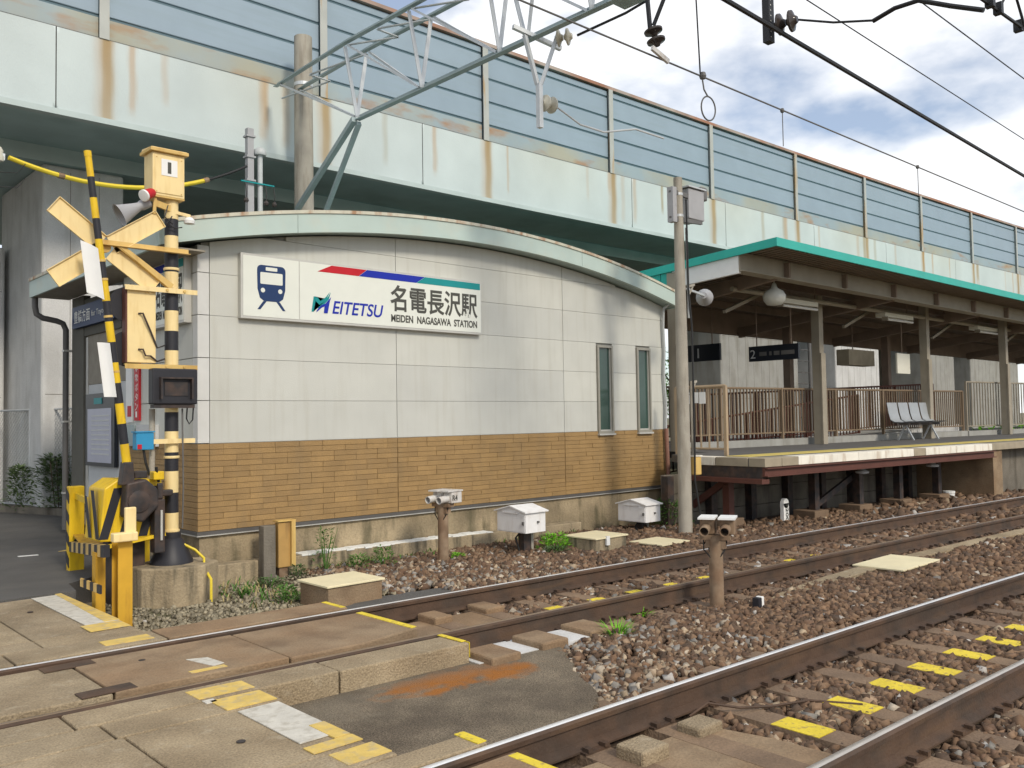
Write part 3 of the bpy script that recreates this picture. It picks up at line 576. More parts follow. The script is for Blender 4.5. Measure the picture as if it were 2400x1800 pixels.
# entrance side: porch, nearly flush with the left side wall
MB().box(3.88, 4.58, 11.06, 13.1, -0.2, 0.16).build('porch_step', 'concrete', bl)
MB().box(3.86, 3.95, 12.72, 13.22, 0.0, zE - 0.01).build('porch_column', 'interior', bl)
MB().box(3.87, 3.93, 11.3, 12.77, 2.72, 3.22).build('porch_beam', 'interior', bl)
MB().box(3.90, 3.94, 11.06, 12.715, 0.36, 2.05).build('porch_wall_panel', 'panel_lt', bl); MB().box(3.90, 3.94, 11.06, 12.715, 2.055, 2.9).build('porch_wall_panel', 'soffit', bl); MB().box(3.89, 3.94, 11.06, 12.715, 0.165, 0.355).build('porch_skirting', 'dark_trim', bl)  # upper panel coloured darker to stand in for the shaded interior
MB().box(3.885, 3.899, 12.62, 12.70, 0.36, 2.7).build('porch_jamb', 'alu', bl); MB().box(3.885, 3.899, 11.12, 11.18, 0.36, 2.7).build('porch_jamb', 'alu', bl)
# things fixed to the building
t = thing('timetable_board', 'dark framed timetable notice board on the porch wall behind the barrier arm', 'notice board', (3.87, 12.0, 1.0))
MB().box(3.84, 3.884, 11.45, 12.55, 0.97, 1.92).build('frame', 'board_dark', t); MB().box(3.834, 3.839, 11.55, 12.46, 1.02, 1.72).build('sheet', 'timetable', t)
for k in range(9): MB().box(3.831, 3.8335, 11.62, 12.3, 1.12 + k * 0.062, 1.14 + k * 0.062).build('printed_row', 'panel_lt', t)
MB().box(3.831, 3.839, 11.9, 12.2, 1.78, 1.86).build('header', 'teal_ink', t)
t = thing('direction_sign', 'navy hanging direction sign with white characters over the station entrance', 'sign', (3.85, 12.2, 2.85))
MB().box(3.80, 3.862, 11.35, 13.02, 2.84, 3.13).build('sign_box', 'navy', t)
text('豊橋方面', 0.2, 'white', t, (3.797, 12.92, 2.90), (0, -1, 0), (0, 0, 1), width=0.66, height=0.17, bold=0.002)
text('for Toyohashi', 0.12, 'white', t, (3.797, 12.20, 2.92), (0, -1, 0), (0, 0, 1), width=0.72, height=0.10)
t = thing('red_notice', 'red vertical emergency button notice with white characters on the side wall', 'sign', (3.84, 10.68, 1.55))
MB().box(3.835, 3.858, 10.60, 10.76, 1.55, 2.25).build('plate', 'red', t)
for k, ch in enumerate('非常ボタン'): text(ch, 0.1, 'white', t, (3.834, 10.725, 2.13 - k * 0.115), (0, -1, 0), (0, 0, 1), width=0.085, height=0.09)
MB().box(3.830, 3.834, 10.66, 10.70, 1.59, 1.66).build('mark', 'white', t)
t = thing('white_notice', 'narrow white notice with small red mark beside the red notice', 'sign', (3.84, 10.95, 1.55))
MB().box(3.838, 3.858, 10.84, 11.04, 1.53, 2.25).build('plate', 'white', t); MB().box(3.834, 3.8375, 10.86, 10.98, 1.6, 1.73).build('mark', 'red', t)
t = thing('meter_box', 'small grey and white wall box behind the mast', 'box', (3.84, 10.4, 1.3))
MB().box(3.80, 3.858, 10.66, 10.98, 1.25, 1.5).build('door', 'galv_green', t); MB().box(3.80, 3.858, 10.05, 10.6, 1.25, 1.5).build('cover', 'panel_lt', t)
# ------------------------------------------------------------------ station name signs
def station_sign(label, loc, o, xd, W, full=True):
    """o: lower left front corner, xd: reading direction; W x 0.72 panel in an aluminium frame, front facing xd x up"""
    xd = Vector(xd); up = Vector((0, 0, 1)); nd = xd.cross(up); o = Vector(o); k = W / 3.46
    t = thing('station_sign', label, 'sign', loc)
    def slabp(x0, x1, z0, z1, d0, d1): 
        b = MB(); c = o + xd * ((x0 + x1) / 2) + up * ((z0 + z1) / 2) + nd * ((d0 + d1) / 2); b.obox(c, xd * ((x1 - x0) / 2), nd * ((d1 - d0) / 2), up * ((z1 - z0) / 2)); return b
    slabp(0, W, 0, 0.72, -0.02, 0.06).build('sign_box', 'alu', t, bevel=0.004)
    slabp(0.025, 0.70 * k, 0.03, 0.695, 0.0605, 0.064).build('face', 'sign_face', t); slabp(0.712 * k, W - 0.02, 0.03, 0.695, 0.0605, 0.064).build('face', 'sign_face', t)
    def flat(poly, m, d, nm='emblem'):
        b = MB(); n = len(poly); vs_ = [o + xd * (x * k) + up * z + nd * d for x, z in poly] + [o + xd * (x * k) + up * z + nd * (d + 0.002) for x, z in poly]
        b.add(vs_, [tuple(range(n - 1, -1, -1)), tuple(range(n, 2 * n))] + [(i, (i + 1) % n, n + (i + 1) % n, n + i) for i in range(n)]); return b.build(nm, m, t)
    def rr(x0, x1, z0, z1, r_, n=4):
        P = []
        for cx, cz, a0 in ((x1 - r_, z0 + r_, -90), (x1 - r_, z1 - r_, 0), (x0 + r_, z1 - r_, 90), (x0 + r_, z0 + r_, 180)):
            for q in range(n + 1): a = R(a0 + 90 * q / n); P.append((cx + r_ * math.cos(a), cz + r_ * math.sin(a)))
        return P
    d = 0.0645
    # train pictogram
    body = [(0.27, 0.205), (0.45, 0.205), (0.50, 0.24), (0.528, 0.34), (0.532, 0.52)] + [(0.48 + 0.052 * math.cos(R(a)), 0.555 + 0.05 * math.sin(R(a))) for a in range(0, 91, 18)] + [(0.24 + 0.052 * math.cos(R(a)), 0.555 + 0.05 * math.sin(R(a))) for a in range(90, 181, 18)] + [(0.188, 0.52), (0.192, 0.34), (0.22, 0.24)]
    flat(body, 'navy', d, 'pictogram'); flat(rr(0.225, 0.495, 0.395, 0.525, 0.012), 'sign_face', d + .0022, 'pictogram'); flat(rr(0.29, 0.43, 0.545, 0.585, 0.008), 'sign_face', d + .0022, 'pictogram')
    for cx in (0.255, 0.465): flat([(cx + 0.026 * math.cos(R(a)), 0.325 + 0.026 * math.sin(R(a))) for a in range(0, 360, 24)], 'sign_face', d + .0022, 'pictogram')
    flat([(0.26, 0.204), (0.19, 0.11), (0.225, 0.11), (0.30, 0.204)], 'navy', d, 'pictogram'); flat([(0.42, 0.204), (0.495, 0.11), (0.53, 0.11), (0.46, 0.204)], 'navy', d, 'pictogram')
    # stripe
    flat([(0.94, 0.605), (1.50, 0.605), (1.62, 0.692), (1.13, 0.692)], 'red', d, 'stripe'); flat([(1.505, 0.605), (2.36, 0.605), (2.50, 0.692), (1.625, 0.692)], 'blue', d, 'stripe'); flat([(2.365, 0.605), (3.43, 0.605), (3.43, 0.692), (2.505, 0.692)], 'teal_ink', d, 'stripe')
    # emblem: a swooping M
    flat([(0.86, 0.13), (0.885, 0.13), (0.915, 0.27), (0.96, 0.205), (1.01, 0.24), (1.08, 0.32), (1.115, 0.375), (1.09, 0.29), (1.02, 0.22), (0.955, 0.165), (0.93, 0.20), (0.91, 0.31), (0.89, 0.31)], 'teal_ink', d)
    flat([(0.90, 0.30), (0.94, 0.30), (0.975, 0.26), (1.05, 0.315), (1.10, 0.375), (1.055, 0.285), (0.965, 0.215), (0.91, 0.26)], 'teal_ink', d + .0022)
    flat([(0.92, 0.125), (0.99, 0.185), (1.03, 0.205), (1.02, 0.125), (1.07, 0.125), (1.10, 0.265), (1.12, 0.32), (1.04, 0.235), (0.985, 0.215), (0.93, 0.155)], 'blue', d + .0035)
    P0 = o + nd * (d + .001)
    text('EITETSU', 0.2, 'blue', t, P0 + xd * 1.135 * k + up * 0.125, xd, up, width=0.72 * k, height=0.155, shear=0.22, bold=0.003)
    text('名電長沢駅', 0.3, 'ink', t, P0 + xd * 1.96 * k + up * 0.215, xd, up, width=1.42 * k, height=0.335, bold=0.006)
    text('MEIDEN  NAGASAWA  STATION', 0.1, 'ink', t, P0 + xd * 1.97 * k + up * 0.085, xd, up, width=1.40 * k, height=0.095, bold=0.003)
    return t
station_sign('long white station name sign with train pictogram on the front wall', (6.0, 8.98, 2.64), (4.31, 8.985, 2.64), (1, 0, 0), 3.46)
station_sign('station name sign on the left side wall, half hidden behind the crossing mast', (3.84, 10.2, 2.6), (3.84, 10.95, 2.58), (0, -1, 0), 1.80)

# ------------------------------------------------------------------ foot of the wall
kb = MB(); kb.hexa([(3.95, 8.80), (9.5, 8.76), (9.5, 8.985), (3.95, 8.985)], -0.3, [0.03, -0.02, -0.02, 0.03]); tag(kb.build('kerb', 'kerb', bevel=0.01), 'low stained concrete kerb along the foot of the station wall', 'kerb')
b = MB()
for i in range(34):
    x = 4.95 + i * 0.083; y0 = 8.775 + random.uniform(0, .05); b.hexa([(x, y0), (x + .10, y0 + random.uniform(-.01, .01)), (x + .10, 8.98), (x, 8.98)], -0.02 + .03 - (x - 3.95) * .009 + .012, -0.006 + .03 - (x - 3.95) * .009 + random.uniform(.012, .022))
o = b.build('lime_crust', 'limewash'); tag(o, 'white lime crust lying along the kerb top', 'lime deposit')
t = thing('cable_cover', 'orange tan cable cover standing against the wall foot', 'cable cover', (4.7, 8.73, -0.2))
MB().box(4.60, 4.74, 8.66, 8.74, -0.06, 0.42).build('cover', 'cover_tan', t, bevel=0.006); MB().box(4.742, 4.79, 8.63, 8.75, -0.05, 0.43).build('flange', 'cream_tan', t); MB().box(4.62, 4.72, 8.68, 8.73, -0.25, -0.061).build('foot', 'sensor_rust', t)
MB().box(4.585, 4.80, 8.64, 8.76, 0.431, 0.445).build('lid', 'cream_tan', t)
tag(MB().box(4.43, 4.57, 8.66, 8.78, -0.25, 0.40).build('stub_post', 'concrete_dark', bevel=0.008), 'short dark stub post left of the orange cable cover', 'post')
# ------------------------------------------------------------------ crossing sensor posts
def sensor(label, x, y, z0, h, white, a, lab=None):
    t = thing('crossing_sensor', label, 'sensor post', (x, y, z0)); c, s_ = math.cos(a), math.sin(a)
    def L(u, v, z): return (x + c * u - s_ * v, y + s_ * u + c * v, z)
    m = 'sensor_white' if white else 'sensor_rust'; zt = z0 + h; U = Vector((c, s_, 0)); V = Vector((-s_, c, 0)); Z = Vector((0, 0, 1))
    MB().tube([L(0, 0, z0), L(0, 0, zt - .16)], 0.062, 12).build('post', 'sensor_rust', t, smooth=True)
    MB().lathe((x, y, z0 - .02), [(0.12, 0), (0.12, .03), (.07, .05)], 12).build('base_flange', 'sensor_rust', t)
    b = MB(); b.obox(L(0, 0, zt - .165), U * .13, V * .05, Z * .02); b.obox(L(-.06, 0, zt - .21), U * .02, V * .04, Z * .04); b.obox(L(.07, 0, zt - .21), U * .02, V * .04, Z * .05); b.build('bracket', 'sensor_rust', t)
    for u, nm in ((-.085, 'head'), (.085, 'head')):
        hd = MB().obox(L(u + .02, .06, zt - .075), U * .062, V * .09, Z * .065).build('head', m, t, bevel=0.008)
        MB().obox(L(u + .02, .03, zt + .002), U * .072, V * .13, Z * .008).build('roof_plate', 'white' if not white else 'sensor_white', hd)
        b = MB(); p0 = Vector(L(u + .01, -.03, zt - .085)); dr = (-V + Z * -.1).normalized(); b.lathe(p0, [(.042, 0), (.042, .15), (.036, .15), (.034, .02)], 14, dr); b.build('hood', m, hd, smooth=True)
        b = MB(); b.lathe(p0 + dr * .021, [(.033, 0), (.033, .004)], 12, dr); b.build('lens', 'black_iron', hd)
    if lab: text(lab, .1, 'white' if not white else 'ink', t, Vector(L(.170, -.02, zt - .11)), V, Z, width=.09, height=.065, bold=.002)
    for k in range(5): MB().tube([L(-.1 + .05 * k, -.02, zt - .18), L(-.1 + .045 * k, -.03, zt - .27), L(-.02 + .01 * k, -.045, zt - .36)], .006, 5).build('cable', 'cable_black', t)
    return t
sensor('twin lens crossing sensor on rusty post in front of the tiled wall', 6.43, 8.13, -0.21, 0.88, True, R(-80), 'R4')
sensor('twin lens brown crossing sensor on post between the two tracks', 6.50, 4.42, -0.21, 0.82, False, R(-62))
# ------------------------------------------------------------------ white gabled instrument boxes
def gable_box(label, x, y, zb, a):
    t = thing('instrument_box', label, 'instrument box', (x, y, -0.22)); U = Vector((math.cos(a), math.sin(a), 0)); V = Vector((-math.sin(a), math.cos(a), 0)); Z = Vector((0, 0, 1)); C = Vector((x, y, 0))
    hx, hy, hz = 0.17, 0.255, 0.22
    def pr(poly, u0, u1, m, nm, par=t):
        n = len(poly); vs_ = [C + U * u0 + V * p + Z * q for p, q in poly] + [C + U * u1 + V * p + Z * q for p, q in poly]
        return MB().add(vs_, [tuple(range(n - 1, -1, -1)), tuple(range(n, 2 * n))] + [(i, (i + 1) % n, n + (i + 1) % n, n + i) for i in range(n)]).build(nm, m, par)
    pr([(-hy, zb), (hy, zb), (hy, zb + .25), (0, zb + .31), (-hy, zb + .25)], -hx, hx, 'white_box', 'body')
    for s_ in (-1, 1): pr(([(s_ * (hy + .03), zb + .243), (s_ * (hy + .03), zb + .258), (0, zb + .328), (0, zb + .313)])[::s_], -hx - .03, hx + .03, 'white_box', 'roof')
    pr([(-hy * .55, zb + .232), (hy * .55, zb + .232), (hy * .55, zb + .245), (-hy * .55, zb + .245)], -hx - .02, -hx - .001, 'white_box', 'vent_lip')
    pr([(-hy + .012, zb + .012), (hy - .012, zb + .012), (hy - .012, zb + .215), (-hy + .012, zb + .215)], -hx - .006, -hx - .001, 'white_box', 'door')
    MB().obox(C - U * (hx + .014) - V * (hy - .03) + Z * (zb + .12), U * .008, V * .014, Z * .02).build('latch', 'pipe_grey', t)
    MB().obox(C - V * (hy + .012) + U * (hx * .2) + Z * (zb + .125), U * .012, V * .012, Z * .012).build('hinge', 'pipe_grey', t)
    MB().obox(C + U * .03 - V * .02 + Z * ((zb - .22) / 2 + .0), U * .055, V * .05, Z * ((zb + .21) / 2)).build('stand', 'black_iron', t)
    MB().obox(C + U * .14 - V * .02 + Z * ((zb - .22) / 2), U * .02, V * .03, Z * ((zb + .21) / 2)).build('conduit', 'pole_conc', t)
    MB().tube([C + U * .0 + Z * zb, C - U * .10 + Z * (zb - .08), C - U * .06 - V * .05 + Z * -.19], .012, 6).build('cable', 'cable_black', t)
gable_box('white gabled instrument box on black post, left of the pair by the wall', 7.53, 7.96, 0.11, 0.0)
gable_box('white gabled instrument box on black post, right of the pair beside the grey pole', 10.16, 8.22, -0.02, 0.0)
# ------------------------------------------------------------------ cable pits with cream lids
def pit(label, x0, x1, y0, y1, z0, z1, zt, m='slab_brown'):
    t = thing('cable_pit', label, 'cable pit', ((x0 + x1) / 2, (y0 + y1) / 2, z0)); MB().box(x0 + .02, x1 - .02, y0 + .02, y1 - .02, z0, z1 - .02).build('pit_wall', m, t, bevel=.008)
    MB().box(x0, x1, y0, y1, z1 - .019, z1).build('lid', 'cream_lid', t, bevel=.004); return t
pit('concrete cable pit with cream lid next to the crossing', 4.14, 4.76, 6.90, 7.44, -0.26, 0.03, 0)
q = pit('tall concrete cable pit with cream lid and white tag between the white boxes', 8.17, 8.80, 7.30, 7.86, -0.26, 0.0, 0, 'kerb')
MB().hexa([(8.36, 7.285), (8.42, 7.285), (8.41, 7.31), (8.36, 7.31)], -0.10, 0.012).build('paper_tag', 'white', q)
pit('flat cable pit with cream lid at the foot of the grey pole', 8.94, 9.53, 6.87, 7.41, -0.26, -0.12, 0)
pit('wide cable pit with cream lid lying in ballast between the two tracks', 9.0, 9.93, 3.88, 4.42, -0.27, -0.10, 0)
# cable trough, marker
tp = [(6.78, 4.07), (7.2, 4.15), (7.7, 4.20), (8.3, 4.25), (8.95, 4.26), (9.9, 4.24), (10.7, 4.19), (12, 4.12), (13.2, 4.04), (15, 3.9), (20, 3.4), (30, 2.3)]
b = MB(); 
for i in range(len(tp) - 1): (xa, ya), (xb, yb_) = tp[i], tp[i + 1]; b.hexa([(xa, ya - .095), (xb, yb_ - .095), (xb, yb_ + .095), (xa, ya + .095)], -0.25, [-.118 if i else -.15, -.114, -.114, -.118 if i else -.15])
tag(b.build('cable_trough', 'slab', bevel=.006), 'grey concrete cable trough curving through the ballast between the tracks', 'cable trough')
t = thing('clearance_marker', 'tiny black and white marker stub at the end of the cable trough', 'marker', (6.66, 4.12, -.23)); MB().box(6.61, 6.66, 4.08, 4.14, -.24, -.055).build('post', 'black_paint', t); MB().box(6.661, 6.70, 4.08, 4.14, -.24, -.05).build('face', 'white', t, bevel=.006)
# ================================================================== CROSSING MAST
MX, MY = 3.385, 8.50
P = [(3.40 + .40 * math.cos(R(a + 22.5)), 8.45 + .36 * math.sin(R(a + 22.5))) for a in range(0, 360, 45)]
tag(MB().hexa(P, -0.28, 0.165).build('concrete_footing', 'kerb', bevel=.015), 'octagonal mossy concrete footing under the crossing mast', 'footing')
t = thing('crossing_mast', 'black and cream striped level crossing mast with crossbuck and signal boxes', 'crossing signal', (MX, MY, 0.165))
ys = [455, 511, 551, 590, 637, 683, 729, 777, 823, 870, 915, 968, 1013, 1062, 1106, 1156, 1203, 1250]
zz = lambda y: 1.34 + (1035 - y) * 0.00413
seq = ['cream', 'black_paint', 'cream', 'black_paint', 'cream', 'black_paint', 'cream', 'black_paint', 'cream', 'black_paint', 'cream', 'black_paint', 'cream', 'black_paint', 'cream', 'black_paint', 'cream']
for i in range(len(ys) - 1): MB().tube([(MX, MY, zz(ys[i + 1])), (MX, MY, zz(ys[i]))], 0.064, 20).build('pole_band', seq[i], t, smooth=True)
MB().lathe((MX, MY, 0.165), [(0.20, 0), (0.195, .03), (0.11, .22), (0.085, .24), (0.085, .29), (0.07, .30)], 20).build('base_cone', 'black_paint', t, smooth=True)
for z in (.46, 1.17, 3.0): MB().lathe((MX, MY, z), [(.072, 0), (.076, .01), (.072, .025)], 18).build('pole_ring', 'cream', t, smooth=True)
# number box on top
nb = MB().box(3.165, 3.475, 8.40, 8.62, 3.70, 4.12).build('number_box', 'cream', t, bevel=.006)
MB().box(3.185, 3.455, 8.392, 8.3985, 3.725, 4.09).build('door', 'cream', nb, bevel=.003)
MB().hexa([(3.135, 8.365), (3.505, 8.365), (3.505, 8.655), (3.135, 8.655)], 4.121, 4.155).build('cap', 'cream_tan', nb, bevel=.004)
MB().hexa([(3.15, 8.38), (3.49, 8.38), (3.49, 8.64), (3.15, 8.64)], 4.156, [4.162, 4.162, 4.185, 4.185]).build('cap', 'cream', nb)
MB().box(3.165, 3.475, 8.40, 8.62, 3.685, 3.699).build('drip_plate', 'cream_tan', nb)
MB().box(3.245, 3.40, 8.388, 8.3915, 3.90, 4.06).build('number_plate', 'white', nb); text('1', .14, 'ink', nb, (3.305, 8.3865, 3.925), (1, 0, 0), (0, 0, 1), width=.034, height=.11, bold=.002)
for x in (3.2, 3.44):
    for z in (3.74, 4.07): MB().lathe((x, 8.3915, z), [(.006, 0), (.006, .004)], 8, (0, -1, 0)).build('screw', 'cream_tan', nb)
# crossbuck seen from behind: four shallow steel trays
cb = MB().lathe((2.74, 8.44, 3.14), [(.05, 0), (.05, .03)], 16, (0, -1, 0)).build('crossbuck', 'cream_tan', t)
C0 = Vector((2.75, 8.435, 3.14))
for ex, ez in ((2.30, 3.48), (3.245, 3.48), (2.30, 2.81), (3.20, 2.82)):
    e = Vector((ex, 8.435, ez)); d = (e - C0).normalized(); c = (C0 + d * .06 + e) / 2; L = (e - C0 - d * .06).length / 2; w_ = Vector((-d.z, 0, d.x)); yv = Vector((0, 1, 0))
    bb = MB().obox(c, d * L, w_ * .088, yv * .003); 
    for s_ in (-1, 1): bb.obox(c + w_ * s_ * .086 - yv * .012, d * L, w_ * .003, yv * .010)
    bb.obox(e - yv * .012, d * .003, w_ * .088, yv * .010)
    bb.build('blade', 'cream', cb)
b = MB(); b.box(2.70, 3.52, 8.415, 8.421, 3.16, 3.21); b.box(2.70, 3.52, 8.36, 8.414, 3.155, 3.16); b.build('bracket_arm', 'cream_tan', t)
b = MB(); b.bar((2.86, 8.40, 3.15), (3.34, 8.42, 2.80), .05, .008); b.bar((2.85, 8.385, 3.17), (3.355, 8.405, 2.83), .008, .05); b.build('bracket_brace', 'cream_tan', t)
for z in (2.80, 2.06):
    b = MB(); b.box(2.91, 3.60, 8.40, 8.426, z, z + .012); b.box(2.91, 3.60, 8.394, 8.3995, z - .035, z + .012); b.build('cross_arm', 'cream_tan' if z < 2.5 else 'cream', t)
    for x in (3.30, 3.47): MB().lathe((x, 8.394, z - .01), [(.014, 0), (.014, .012)], 8, (0, -1, 0)).build('bolt', 'cream_tan', t)
sb = MB().box(2.945, 3.21, 8.435, 8.52, 2.085, 2.79).build('signal_back', 'cream', t, bevel=.006); MB().box(2.93, 2.944, 8.44, 8.53, 2.085, 2.79).build('side_flange', 'brown_steel', sb)
for z in (2.64, 2.22):
    MB().lathe((2.985, 8.54, z), [(.17, 0), (.17, .012)], 24, (0, 1, 0)).build('signal_disc', 'black_paint', sb); MB().lathe((2.985, 8.553, z), [(.085, 0), (.085, .2), (.075, .2), (.075, .0)], 16, (0, 1, 0)).build('lamp_hood', 'black_paint', sb)
for za, zb_ in ((2.55, 2.26), (2.21, 2.13)): MB().tube([(3.045, 8.43, za), (3.075, 8.40, za), (3.10, 8.40, za - .06), (3.15, 8.41, (za + zb_) / 2 - .02), (3.22, 8.43, zb_ - .03), (3.30, 8.45, zb_)], .009, 6).build('cable', 'black_iron', sb, smooth=True)
ib = MB().box(3.13, 3.56, 8.30, 8.42, 1.69, 2.03).build('direction_indicator', 'black_paint', t, bevel=.012); b = MB(); b.box(3.19, 3.50, 8.25, 8.2995, 1.93, 1.945); b.box(3.19, 3.205, 8.25, 8.2995, 1.74, 1.929); b.box(3.485, 3.50, 8.25, 8.2995, 1.74, 1.929); b.build('hood', 'black_iron', ib)
MB().box(3.24, 3.46, 8.292, 8.2995, 1.77, 1.90).build('screen', 'black_iron', ib); MB().box(3.15, 3.54, 8.32, 8.42, 1.655, 1.688).build('base', 'black_iron', ib)
MB().tube([(3.50, 8.40, 1.69), (3.50, 8.42, 1.55), (3.53, 8.43, 1.50), (3.56, 8.42, 1.54), (3.56, 8.40, 1.68)], .007, 6).build('cable', 'cable_black', t, smooth=True)
MB().box(3.14, 3.58, 8.405, 8.43, 1.315, 1.36).build('cross_arm', 'cream', t)
MB().tube([(3.205, 8.52, .75), (3.205, 8.52, 1.65)], .028, 10).build('conduit', 'pole_conc', t, smooth=True); MB().lathe((3.205, 8.52, 1.30), [(.033, 0), (.033, .04)], 10).build('conduit_joint', 'pole_conc', t)
# horn, lamp, siren
b = MB(); b.lathe((3.15, 8.45, 3.63), [(.05, 0), (.05, .08), (.04, .10), (.055, .16), (.10, .30), (.115, .31), (.10, .305), (.05, .18)], 20, (-.80, .10, -.48)); b.build('horn', 'horn_grey', t, smooth=True)
b = MB(); b.lathe((3.17, 8.40, 3.72), [(.035, 0), (.045, .02), (.05, .09), (.052, .12)], 16, (-.75, -.35, -.42)); b.build('floodlight', 'red', t, smooth=True); b = MB(); b.lathe((3.17 - .095, 8.40 - .045, 3.72 - .053), [(.056, 0), (.056, .02), (.045, .022)], 16, (-.75, -.35, -.42)); b.build('floodlight_rim', 'white', t, smooth=True)
b = MB(); b.bar((3.20, 8.44, 3.63), (3.36, 8.46, 3.60), .03, .06); b.bar((3.20, 8.43, 3.70), (3.19, 8.43, 3.52), .03, .02); b.build('horn_bracket', 'cream_tan', t)
b = MB(); b.lathe((3.53, 8.42, 3.47), [(.05, 0), (.055, .03), (.03, .06)], 14); b.build('siren', 'white', t, smooth=True); b = MB(); b.bar((3.40, 8.45, 3.57), (3.54, 8.42, 3.545), .02, .03); b.build('siren_bracket', 'cream', t)
for q in ([(3.36, 8.42, 3.52), (3.30, 8.40, 3.44), (3.38, 8.40, 3.40), (3.45, 8.40, 3.42)], [(3.32, 8.42, 3.62), (3.28, 8.40, 3.50), (3.36, 8.40, 3.44)]): MB().tube(q, .006, 5).build('cable', 'cable_black', t)
MB().tube([(3.47, 8.42, .34), (3.56, 8.36, .28), (3.62, 8.30, .20), (3.60, 8.25, .12), (3.585, 8.06, .03), (3.58, 8.05, -.20)], .013, 8).build('yellow_cable', 'cable_yellow', t, smooth=True)
MB().tube([(3.45, 8.40, .50), (3.455, 8.39, .90), (3.45, 8.40, 1.65)], .008, 6).build('cable', 'pipe_grey', t)
t = thing('emergency_box', 'small blue emergency button box fixed left of the striped mast', 'box', (3.09, 8.46, 1.25))
MB().box(3.015, 3.18, 8.40, 8.50, 1.262, 1.425).build('case', 'box_blue', t, bevel=.008); MB().box(3.005, 3.185, 8.39, 8.505, 1.426, 1.438).build('cap', 'box_blue', t); MB().box(3.025, 3.065, 8.396, 8.3995, 1.27, 1.315).build('sticker', 'red', t)
MB().tube([(3.10, 8.45, 1.262), (3.12, 8.45, 1.14), (3.16, 8.46, 1.02)], .012, 6).build('cable', 'cable_black', t)
# ================================================================== BARRIER MACHINE AND ARM
t = thing('barrier_machine', 'yellow barrier machine with black diagonal stripes and black gear housing', 'barrier machine', (2.95, 8.6, -.2))
MB().xz([(2.70, .44), (3.26, .40), (3.26, .98), (2.86, 1.00), (2.74, .92)], 8.42, 8.86).build('case', 'signal_yellow', t, bevel=.012)
for x0 in (2.73, 2.90, 3.08): MB().xz([(x0 - .04, .46), (x0 + .04, .46), (x0 + .17, .92), (x0 + .09, .92)], 8.414, 8.4195).build('stripe', 'black_paint', t)
MB().yz([(8.44, .46), (8.52, .46), (8.66, .90), (8.58, .90)], 2.694, 2.699).build('stripe', 'black_paint', t); MB().yz([(8.64, .46), (8.72, .46), (8.84, .84), (8.78, .84)], 2.694, 2.699).build('stripe', 'black_paint', t)
MB().xz([(2.86, .66), (3.02, .60), (3.17, .74), (3.16, .90), (3.05, 1.0), (2.88, .97)], 8.24, 8.40).build('gear_housing', 'black_iron', t, bevel=.02)
MB().lathe((2.98, 8.24, .80), [(.10, 0), (.10, .02), (.04, .03)], 18, (0, -1, 0)).build('hub', 'black_iron', t, smooth=True)
MB().xz([(2.84, .95), (2.96, .95), (2.945, 1.16), (2.865, 1.16)], 8.27, 8.39).build('arm_socket', 'black_iron', t, bevel=.01)
MB().box(3.14, 3.24, 8.30, 8.41, .98, 1.06).build('terminal_cap', 'signal_yellow', t, bevel=.01); MB().box(2.98, 3.10, 8.34, 8.41, 1.001, 1.07).build('latch', 'black_iron', t, bevel=.01)
b = MB(); b.box(3.12, 3.34, 8.34, 8.42, .82, .88); b.box(3.14, 3.24, 8.28, 8.40, .30, .80); b.box(3.17, 3.22, 8.28, 8.32, .80, .95); b.build('counterweight', 'black_iron', t, bevel=.012)
MB().tube([(3.20, 8.27, .42), (3.20, 8.27, .70)], .012, 6).build('link_rod', 'alu', t); MB().tube([(3.16, 8.30, 1.10), (3.18, 8.32, 1.02), (3.20, 8.34, .96)], .014, 6).build('cable', 'cable_black', t)
MB().box(2.85, 3.15, 8.55, 8.80, -.22, .40).build('pedestal', 'black_iron', t)
t = thing('crossing_barrier', 'raised yellow and black striped barrier arm leaning to the left', 'barrier arm', (2.9, 8.33, 1.12))
A0, A1 = Vector((2.905, 8.33, 1.14)), Vector((2.555, 8.31, 3.93)); NS = 15
for i in range(NS):
    p, q = A0.lerp(A1, i / NS), A0.lerp(A1, (i + 1) / NS); MB().tube([p, q], [.040 - .010 * i / NS, .040 - .010 * (i + 1) / NS], 14).build('arm_band', 'signal_yellow' if i % 2 == 0 else 'black_paint', t, smooth=True)
MB().lathe(A1 - Vector((0, 0, .005)), [(.033, 0), (.033, .05), (.02, .055)], 14, (A1 - A0)).build('end_cap', 'signal_yellow', t, smooth=True)
for f in (.30, .48, .60, .66): 
    p = A0.lerp(A1, f); MB().lathe(p, [(.039, 0), (.039, .02)], 14, (A1 - A0)).build('clip', 'cream_tan', t)
def flag(label, f0, f1, wd, skew):
    p, q = A0.lerp(A1, f0), A0.lerp(A1, f1); d = (q - p); b = MB(); n = 5; V_ = []
    for yy in (-.045, -.042):
        for i in range(n + 1):
            for j in range(n + 1):
                s_ = j / n; V_.append(p + d * (i / n) + Vector((-.03 - wd * s_, yy - .04 * math.sin(s_ * 2.2), skew * s_)))
    m_ = n + 1; fs = []
    for k in (0, 1):
        for i in range(n):
            for j in range(n): a = k * m_ * m_ + i * m_ + j; qd = (a, a + 1, a + m_ + 1, a + m_); fs.append(qd if k else qd[::-1])
    b.add(V_, fs); return tag(b.build('reflector_board', 'white', smooth=True), label, 'board')
flag('curved white board on the barrier arm, upper of the two', .535, .70, .16, .05); flag('curved white board on the barrier arm, lower of the two', .22, .395, .12, .0)
